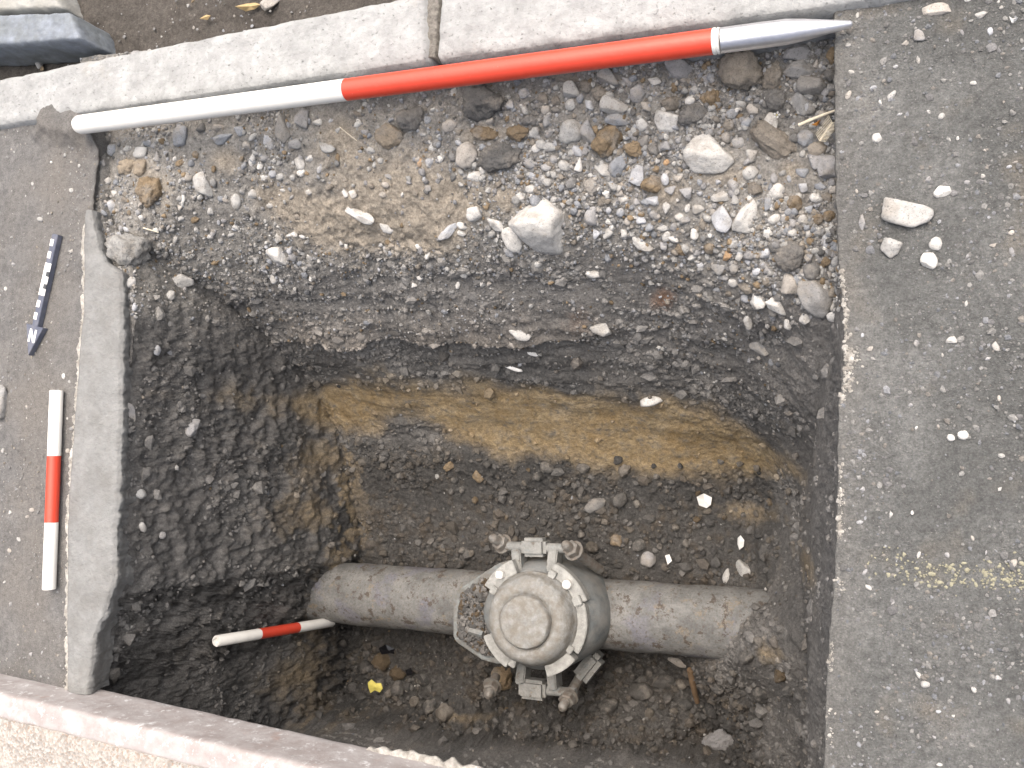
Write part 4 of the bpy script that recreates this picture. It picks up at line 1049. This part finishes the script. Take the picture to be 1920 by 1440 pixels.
def arc_tab(name, a0, a1, r0, r1, z0, z1, parent=None, bev=.0012, n=10):
    bm = bmesh.new(); lo = []
    for a in np.linspace(math.radians(a0), math.radians(a1), n): lo.append((r0 * math.cos(a), r0 * math.sin(a)))
    for a in np.linspace(math.radians(a1), math.radians(a0), n): lo.append((r1 * math.cos(a), r1 * math.sin(a)))
    vs = [bm.verts.new((x, y, z0)) for x, y in lo]; f = bm.faces.new(vs)
    r = bmesh.ops.extrude_face_region(bm, geom=[f]); bmesh.ops.translate(bm, verts=[g for g in r['geom'] if isinstance(g, bmesh.types.BMVert)], vec=(0, 0, z1 - z0))
    bmesh.ops.recalc_face_normals(bm, faces=bm.faces)
    sh = [e for e in bm.edges if e.calc_face_angle(0) > .6]
    bmesh.ops.bevel(bm, geom=sh, offset=bev, segments=2, affect='EDGES'); return vpart(name, bm, M_CLAMP, parent)
arc_tab('clamp_segment', -32, 21, .078, .0955, -.022, -.001)
arc_tab('clamp_segment', -73, -38, .0785, .0975, -.022, .001)
arc_tab('clamp_segment', -157, -118, .0785, .0975, -.022, .003)
tl_ = arc_tab('bracket', 114, 153, .079, .104, -.022, -.002)
tr_ = arc_tab('bracket', 22, 70, .079, .101, -.022, -.003)
arc_tab('lug', 20, 30, .079, .094, -.004, .005, tr_, n=4); arc_tab('lug', 62, 71, .078, .090, -.004, .006, tr_, n=4)
arc_tab('lug', 146, 155, .078, .090, -.004, .004, tl_, n=4)
arc_tab('lug', -118, -110, .077, .092, -.012, .002, n=4); arc_tab('lug', -37, -28, .074, .086, -.004, .005, n=4)
def boxbm(cx_, cy_, cz_, sx_, sy_, sz_, bev=.0015):
    bm = bmesh.new(); bmesh.ops.create_cube(bm, size=1.0); bmesh.ops.scale(bm, verts=bm.verts, vec=(sx_, sy_, sz_)); bmesh.ops.translate(bm, verts=bm.verts, vec=(cx_, cy_, cz_))
    bmesh.ops.bevel(bm, geom=bm.edges[:], offset=bev, segments=2, affect='EDGES'); return bm
vpart('square_bolt', boxbm(.092 * math.cos(math.radians(131)), .092 * math.sin(math.radians(131)), .004, .012, .012, .014), M_BRIGHT, tl_)
bm = lathe([(.0085, -.004), (.0085, .004), (.0075, .0075), (.005, .009)], 20); bmesh.ops.translate(bm, verts=bm.verts, vec=(.087 * math.cos(math.radians(46)), .087 * math.sin(math.radians(46)), 0)); vpart('bolt_head', bm, M_BRIGHT, tr_)
# tray-shaped flange on the left, full of dirt
VL = np.array(valve.location)
def flange_poly(pts, z0, z1, name, mat, bev=.0015):
    bm = bmesh.new(); vs = [bm.verts.new(G(x, y, z1) - VL + [0, 0, z0 - z1]) for x, y in pts]; f = bm.faces.new(vs)
    r = bmesh.ops.extrude_face_region(bm, geom=[f]); bmesh.ops.translate(bm, verts=[g for g in r['geom'] if isinstance(g, bmesh.types.BMVert)], vec=(0, 0, z1 - z0))
    bmesh.ops.recalc_face_normals(bm, faces=bm.faces); bmesh.ops.bevel(bm, geom=[e for e in bm.edges if e.calc_face_angle(0) > .5], offset=bev, segments=2, affect='EDGES')
    return bm_obj(name, bm, mat, valve, True)
FP = [(968,1047),(935,1056),(912,1070),(857,1107),(849,1119),(849,1197),(857,1206),(902,1237),(930,1245),(985,1240),(1000,1150),(985,1060)]
fl = flange_poly(FP, -.520, -.462, 'side_flange', M_FLANGE, .003)
def lseg(name, pa, pb, r, mat, parent=None, seg=16, jit=0): 
    st = [(np.asarray(pa) - VL, r), (np.asarray(pb) - VL, r)]
    return bm_obj(name, tube_mesh(name, [(along(st[0][0], st[1][0], t), r) for t in np.linspace(0, 1, 6)], seg, True, jit, 3), mat, parent or valve, True)
lseg('raised_tab', G(880, 1183, -.446), G(905, 1190, -.446), .006, M_VALVE, fl, 4)
# lugs, tie bars and bolts
def rbox(name, pa, pb, w, hgt, mat=M_VALVE, parent=None, bev=.002):
    pa, pb = np.asarray(pa), np.asarray(pb); d = pb - pa; L = np.linalg.norm(d); d /= L; s = np.cross([0, 0, 1.0], d); s /= np.linalg.norm(s); u = np.cross(d, s)
    bm = boxbm(0, 0, 0, L, w, hgt, bev); M4 = np.eye(4); M4[:3, 0] = d; M4[:3, 1] = s; M4[:3, 2] = u; M4[:3, 3] = (pa + pb) / 2 - VL
    bm.transform(Matrix(M4.tolist())); return bm_obj(name, bm, mat, parent or valve, True)
zt = -.468
rbox('lug_post', G(976, 1074, zt), G(973, 1028, zt), .017, .034); rbox('lug_post', G(1037, 1078, zt), G(1043, 1028, zt), .017, .034)
bar = lseg('tie_bar', G(950, 1024, zt + .006), G(1072, 1029, zt + .006), .0085, M_VALVE, None, 16, .0008)
rbox('bar_block', G(981, 1025, zt + .006), G(1027, 1026, zt + .006), .032, .030, M_VALVE, bar, .006)
def bolt(tip, nut, end, r=.0085):
    tip, nut, end = map(np.asarray, (tip, nut, end)); e = (end - tip) / np.linalg.norm(end - tip)
    st = [(tip, r * .45), (tip + e * .003, r * .8)] 
    L1 = np.linalg.norm(end - tip); k = 0
    for s in np.arange(.005, L1, .0016):
        st.append((tip + e * s, r * (1.0 if k % 2 else .93) if s < .045 else r * 1.02)); k += 1
    st.append((end, r * 1.02))
    b = bm_obj('bolt', tube_mesh('bolt', [(p - VL, rr) for p, rr in st], 18), M_BOLT, valve, True)
    dn = np.linalg.norm(nut - tip); c = tip + e * dn - VL
    bm_obj('hex_nut', tube_mesh('n', [(c - e * .007, .0125), (c - e * .0055, .0145), (c + e * .0055, .0145), (c + e * .007, .0125)], 6), M_BOLT, b)
    bm_obj('washer', tube_mesh('w', [(c + e * .0072, .0175), (c + e * .0095, .0175)], 24), M_BOLT, b, True)
bolt(G(920, 1007, -.432), G(941, 1019, -.455), G(968, 1034, -.50))
bolt(G(1057, 1019, -.428), G(1071, 1028, -.452), G(1124, 1068, -.540))
zb = -.505
rbox('lug_post', G(985, 1236, zb), G(980, 1280, zb), .017, .034); rbox('lug_post', G(1037, 1238, zb), G(1041, 1290, zb), .017, .034)
bar = lseg('tie_bar', G(978, 1290, zb), G(1080, 1299, zb), .0085, M_VALVE, None, 16, .0008)
rbox('bar_block', G(976, 1288, zb + .002), G(1026, 1294, zb + .002), .034, .030, M_VALVE, bar, .006)
bolt(G(1052, 1331, -.470), G(1066, 1306, -.488), G(1088, 1268, -.55))
bolt(G(914, 1308, -.510), G(921, 1291, -.530), G(930, 1268, -.56))
rbox('rear_lug', G(1085, 1275, -.55), G(1125, 1225, -.55), .03, .04, M_VALVE, None, .009)
# dirt heaped in the tray flange
fpw = np.array([G(x, y, -.458)[:2] for x, y in [(905,1085),(862,1115),(856,1195),(905,1228),(925,1232),(918,1200),(914,1160),(915,1120),(925,1090)]])
r_ = np.random.default_rng(31); pp = np.stack([r_.uniform(fpw[:, 0].min(), fpw[:, 0].max(), 1600), r_.uniform(fpw[:, 1].min(), fpw[:, 1].max(), 1600), np.full(1600, -.460)], 1)
dd = polydist(pp[:, 0], pp[:, 1], fpw); pp = pp[dd > .001]; dd = dd[dd > .001]; pp[:, 2] += np.clip(dd, 0, .012) * r_.uniform(.0, .8, len(pp))
dirt = scatter('valve_dirt', pp, np.tile([0, 0, 1.0], (len(pp), 1)), np.clip(r_.lognormal(math.log(.0028), .4, len(pp)), .001, .006), cpool[[0, 1, 1, 5, 0, 3]][r_.integers(0, 6, len(pp))] * .8, 1, .9, 33)
tag(dirt, 'dark dirt lying in the tray of the valve flange', 'soil')

# ------------------------------------------------------------------ litter and small finds
M_LEAF = mat_simple('yellow_leaf', (.62, .55, .13), .7, 0, .2, 90, .0005)
M_DRY = mat_simple('dry_leaf', (.38, .28, .14), .8, 0, .3, 90, .0008)
M_STRAW = mat_simple('straw', (.66, .60, .47), .7, 0, .15, 120, .0003)
M_TWIG = mat_simple('twig_bark', (.15, .10, .058), .85, 0, .35, 90, .0015)
M_SCRAP = mat_simple('white_scrap', (.66, .66, .64), .55, 0, .1, 90, .0006)
M_GLASS = mat_simple('black_glass', (.012, .012, .014), .12, 0, .1, 90, 0, .6)
M_ORANGE = mat_simple('orange_peel', (.62, .27, .06), .6, 0, .2, 90, .0005)
M_SHELL = mat_simple('shell', (.70, .69, .66), .45, 0, .12, 160, .0006)
M_YEL = mat_simple('worn_yellow_paint', (.26, .253, .185), .7, 0, .25, 160, .0008, .3, (.3, .28, .2), .6, 200)
def sheet(name, outline, lift, mat, label, cat, curl=.0, thick=.0006, off=.002):
    """thin curled leaf or scrap: outline in photo pixels"""
    cxp, cyp = np.mean(outline, 0); Pp, Ns = surface(cxp, cyp); A, B, nv = frame_at(Pp, Ns, 2.0, 2.0, 0)
    n = len(outline); V = [Pp + nv * (off + lift)]
    for (x, y) in outline:
        dx, dy = x - cxp, y - cyp; V.append(Pp + A * dx + B * dy + nv * (off + curl * (dx * dx + .4 * dy * dx) * np.linalg.norm(A) / 20 + (random.uniform(-.004, .005) if cat == 'scrap' else 0)))
    V2 = [v - nv * thick for v in V]
    F = [(0, 1 + i, 1 + (i + 1) % n) for i in range(n)] + [(n + 1, n + 2 + (i + 1) % n, n + 2 + i) for i in range(n)]
    for i in range(n): j = (i + 1) % n; F += [(1 + i, n + 2 + i, n + 2 + j), (1 + i, n + 2 + j, 1 + j)]
    o = obj(name, mesh_np(name, np.array(V + V2), np.array(F), False), mat); tag(o, label, cat); return o
def stick(name, a, b, r, mat, label, cat, lift=.003, bend=.002):
    pa, na_ = surface(*a); pb, nb = surface(*b); st = []
    for t in np.linspace(0, 1, 9):
        st.append((along(pa + na_ * lift, pb + nb * lift, t) + np.array([0, 0, bend * math.sin(t * 3.14)]), r * (1 - .35 * t)))
    o = bm_obj(name, tube_mesh(name, st, 10, True, r * .25, 3), mat, None, True); tag(o, label, cat); return o
sheet('leaf', [(694,1274),(700,1268),(708,1276),(718,1275),(722,1284),(716,1292),(706,1289),(698,1294),(695,1284)], .003, M_LEAF, 'small yellow leaf on the pit floor in front of the pipe', 'leaf', .4, off=.018)
sheet('dry_leaf', [(446,16),(462,8),(480,6),(494,12),(480,18),(462,22)], .004, M_DRY, 'curled dry leaf on the soil behind the kerb', 'leaf', .5)
sheet('dry_leaf', [(376,36),(388,28),(396,30),(390,38)], .003, M_DRY, 'tiny dry leaf left of the curled one behind the kerb', 'leaf', .5)
sheet('plastic_scrap', [(1308,930),(1320,925),(1336,932),(1334,945),(1326,952),(1312,946)], .006, M_SCRAP, 'crumpled white scrap on the pit floor under the clay band', 'scrap', .9, off=.006)
sheet('plastic_scrap', [(1385,1008),(1392,1003),(1398,1012),(1396,1024),(1390,1030),(1386,1020)], .005, M_SCRAP, 'white scrap on the pit floor above the pale stone', 'scrap', .8, off=.006)
sheet('plastic_scrap', [(1249,1040),(1257,1038),(1262,1050),(1254,1057)], .003, M_SCRAP, 'small white scrap on the pit floor near the grey pebble', 'scrap', .6, off=.006)
sheet('plastic_scrap', [(1891,33),(1897,37),(1909,33),(1903,42),(1897,45)], .003, M_SCRAP, 'bright white scrap on the pavement at the top right corner', 'scrap', .5)
for pts, lb in ([(708,1212),(722,1206),(738,1214),(746,1224),(730,1222),(714,1224)], 'black glass shard in the loose soil below the left pipe'), ([(762,1250),(772,1246),(776,1256),(766,1260)], 'smaller black glass shard beside the bigger one'):
    sheet('glass_shard', pts, .002, M_GLASS, lb, 'glass', .3, .003, .015)
stick('straw_stalk', (1503, 238), (1563, 207), .0022, M_STRAW, 'pale straw stalk lying among stones at the right edge', 'straw', .012)
stick('straw_stalk', (639, 236), (669, 267), .0007, M_STRAW, 'thin straw on the tan soil under the pole joint', 'straw', .004)
stick('straw_stalk', (268, 427), (297, 434), .0012, M_STRAW, 'short white stick on the far left of the gravel', 'straw', .004)
stick('twig', (1303, 1260), (1315, 1312), .0065, M_TWIG, 'short brown piece of rotten wood on the floor at the lower right', 'twig', .012)
sheet('peel', [(1520,232),(1530,234),(1538,226),(1536,222),(1528,228)], .002, M_ORANGE, 'small orange sliver under the straw stalk', 'scrap', .3, off=.006)
for (px, py, w, h, a, lb) in [(963,690,40,9,20,'long white oyster shell edge in the dark section'), (1003,663,24,8,12,'short white shell edge above the longer one in the section'), (1220,750,46,20,-12,'dull grey shell at the top of the clay on the right')]:
    o = stone(px, py, w, h, a, 'r', 'W', lb, sub=3, thick=.8, lift=.5, name='shell', cat='shell')
    if px < 1100: o.data.materials[0] = M_SHELL
# tiny flower
pf, nf = surface(1461, 213); fl_ = empty('flower', pf + nf * .010); tag(fl_, 'tiny white five-petalled flower head among the stones near the right edge', 'flower')
for k in range(5):
    a = k * 2 * math.pi / 5; bm = bmesh.new(); d_ = np.array([math.cos(a), math.sin(a), .15]); s_ = np.array([-math.sin(a), math.cos(a), 0])
    vs = [bm.verts.new(d_ * .0008), bm.verts.new(d_ * .003 + s_ * .0014), bm.verts.new(d_ * .0046), bm.verts.new(d_ * .003 - s_ * .0014)]; bm.faces.new(vs)
    bmesh.ops.solidify(bm, geom=bm.faces[:], thickness=.0003); bm_obj('petal', bm, M_SCRAP, fl_)
bm = lathe([(.0007, 0), (.0008, .0006), (.0004, .001)], 8); bm_obj('flower_centre', bm, M_LEAF, fl_, True)
# comb-like wire brush by the right edge
ba, bb = surface(1536, 270)[0] + [0, 0, .016], surface(1562, 240)[0] + [0, 0, .022]
br = empty('wire_brush', ba); tag(br, 'small bristly wire brush scrap poking out by the right edge', 'brush')
tube('spine', [(along(ba, bb, t), .0011) for t in (0, .5, 1)], M_STRAW, br, 8)
ex = (bb - ba) / np.linalg.norm(bb - ba); sx_ = np.cross(ex, [0, 0, 1.0]); sx_ /= np.linalg.norm(sx_)
for k in range(15):
    c = along(ba, bb, k / 14)
    for s in (-1, 1):
        tube('bristle', [(c, .00045), (c + sx_ * s * .008 + ex * .003 + np.array([0, 0, .004]), .0003)], M_STRAW, br, 5)

# ------------------------------------------------------------------ worn yellow line and pale chipped edge on the pavement
def flakes(name, pts, sizes, z, mat, parent, seed):
    r_ = np.random.default_rng(seed); V, F = [], []
    for (x, y), s in zip(pts, sizes):
        k = r_.integers(5, 8); b0 = len(V); V.append((x, y, z + .0016)); a0 = r_.uniform(0, 6.28); el = r_.uniform(.5, 1)
        for a in range(k):
            an = a / k * 6.283; rr = s * r_.uniform(.55, 1.3); dx, dy = math.cos(an) * rr, math.sin(an) * rr * el
            V.append((x + dx * math.cos(a0) - dy * math.sin(a0), y + dx * math.sin(a0) + dy * math.cos(a0), z - .0012))
        for a in range(k): F.append((b0, b0 + 1 + a, b0 + 1 + (a + 1) % k))
    o = obj(name, mesh_np(name, np.array(V), np.array(F), True), mat, parent); o['kind'] = 'stuff'; return o
r_ = np.random.default_rng(77); pts = []
while len(pts) < 330:
    px = r_.uniform(1625, 1990); py = np.interp(px, [1625, 1760, 1930], [1055, 1078, 1085]) + r_.normal(0, 15)
    if r_.random() < np.interp(px, [1625, 1680, 1760, 1990], [.25, .5, 1, 1]) and perlin(np.array([[px * .05, py * .08, 0]]))[0] > -.15: pts.append(G(px, py, 0)[:2])
flakes('yellow_line', pts, np.clip(r_.lognormal(math.log(.0013), .5, len(pts)), .0006, .0036), .0008, M_YEL, right_pave, 7)
pts, sz = [], []
for y0, y1, wid, n in [(505,560,5,40),(560,640,6,70),(650,735,17,150),(735,770,6,25),(915,1010,8,100),(1085,1110,14,16),(1205,1262,5,45),(860,905,5,14),(1330,1400,9,14)]:
    for _ in range(n):
        py = r_.uniform(y0, y1); yy_ = G(1575, py, 0)[1]; e = redge(np.array([yy_]))[0]
        pts.append((e + abs(r_.normal(0, wid * .5)) / 1400 + .0005, yy_)); sz.append(min(.004, max(.0008, r_.lognormal(math.log(.0015), .45))))
flakes('chipped_pale_edge', pts, sz, .0008, M_MORTAR, right_pave, 8)

# ------------------------------------------------------------------ tell look-alikes apart by their place
same = {}
for o in COL.objects:
    if o.parent is None and 'label' in o: same.setdefault(o['label'], []).append(o)
for lb, os_ in same.items():
    n_ = len(os_)
    if 2 <= n_ <= 8:
        os_.sort(key=lambda o: proj(np.array(o.location))[0])
        nth = ['leftmost', 'second', 'third', 'fourth', 'fifth', 'sixth', 'seventh', 'eighth']
        for k, o in enumerate(os_):
            w = ('left one', 'right one')[k] if n_ == 2 else 'leftmost' if k == 0 else 'rightmost' if k == n_ - 1 else f'{nth[k]} from left'
            if len(f'{lb}, {w}'.split()) <= 16: o['label'] = f'{lb}, {w}'
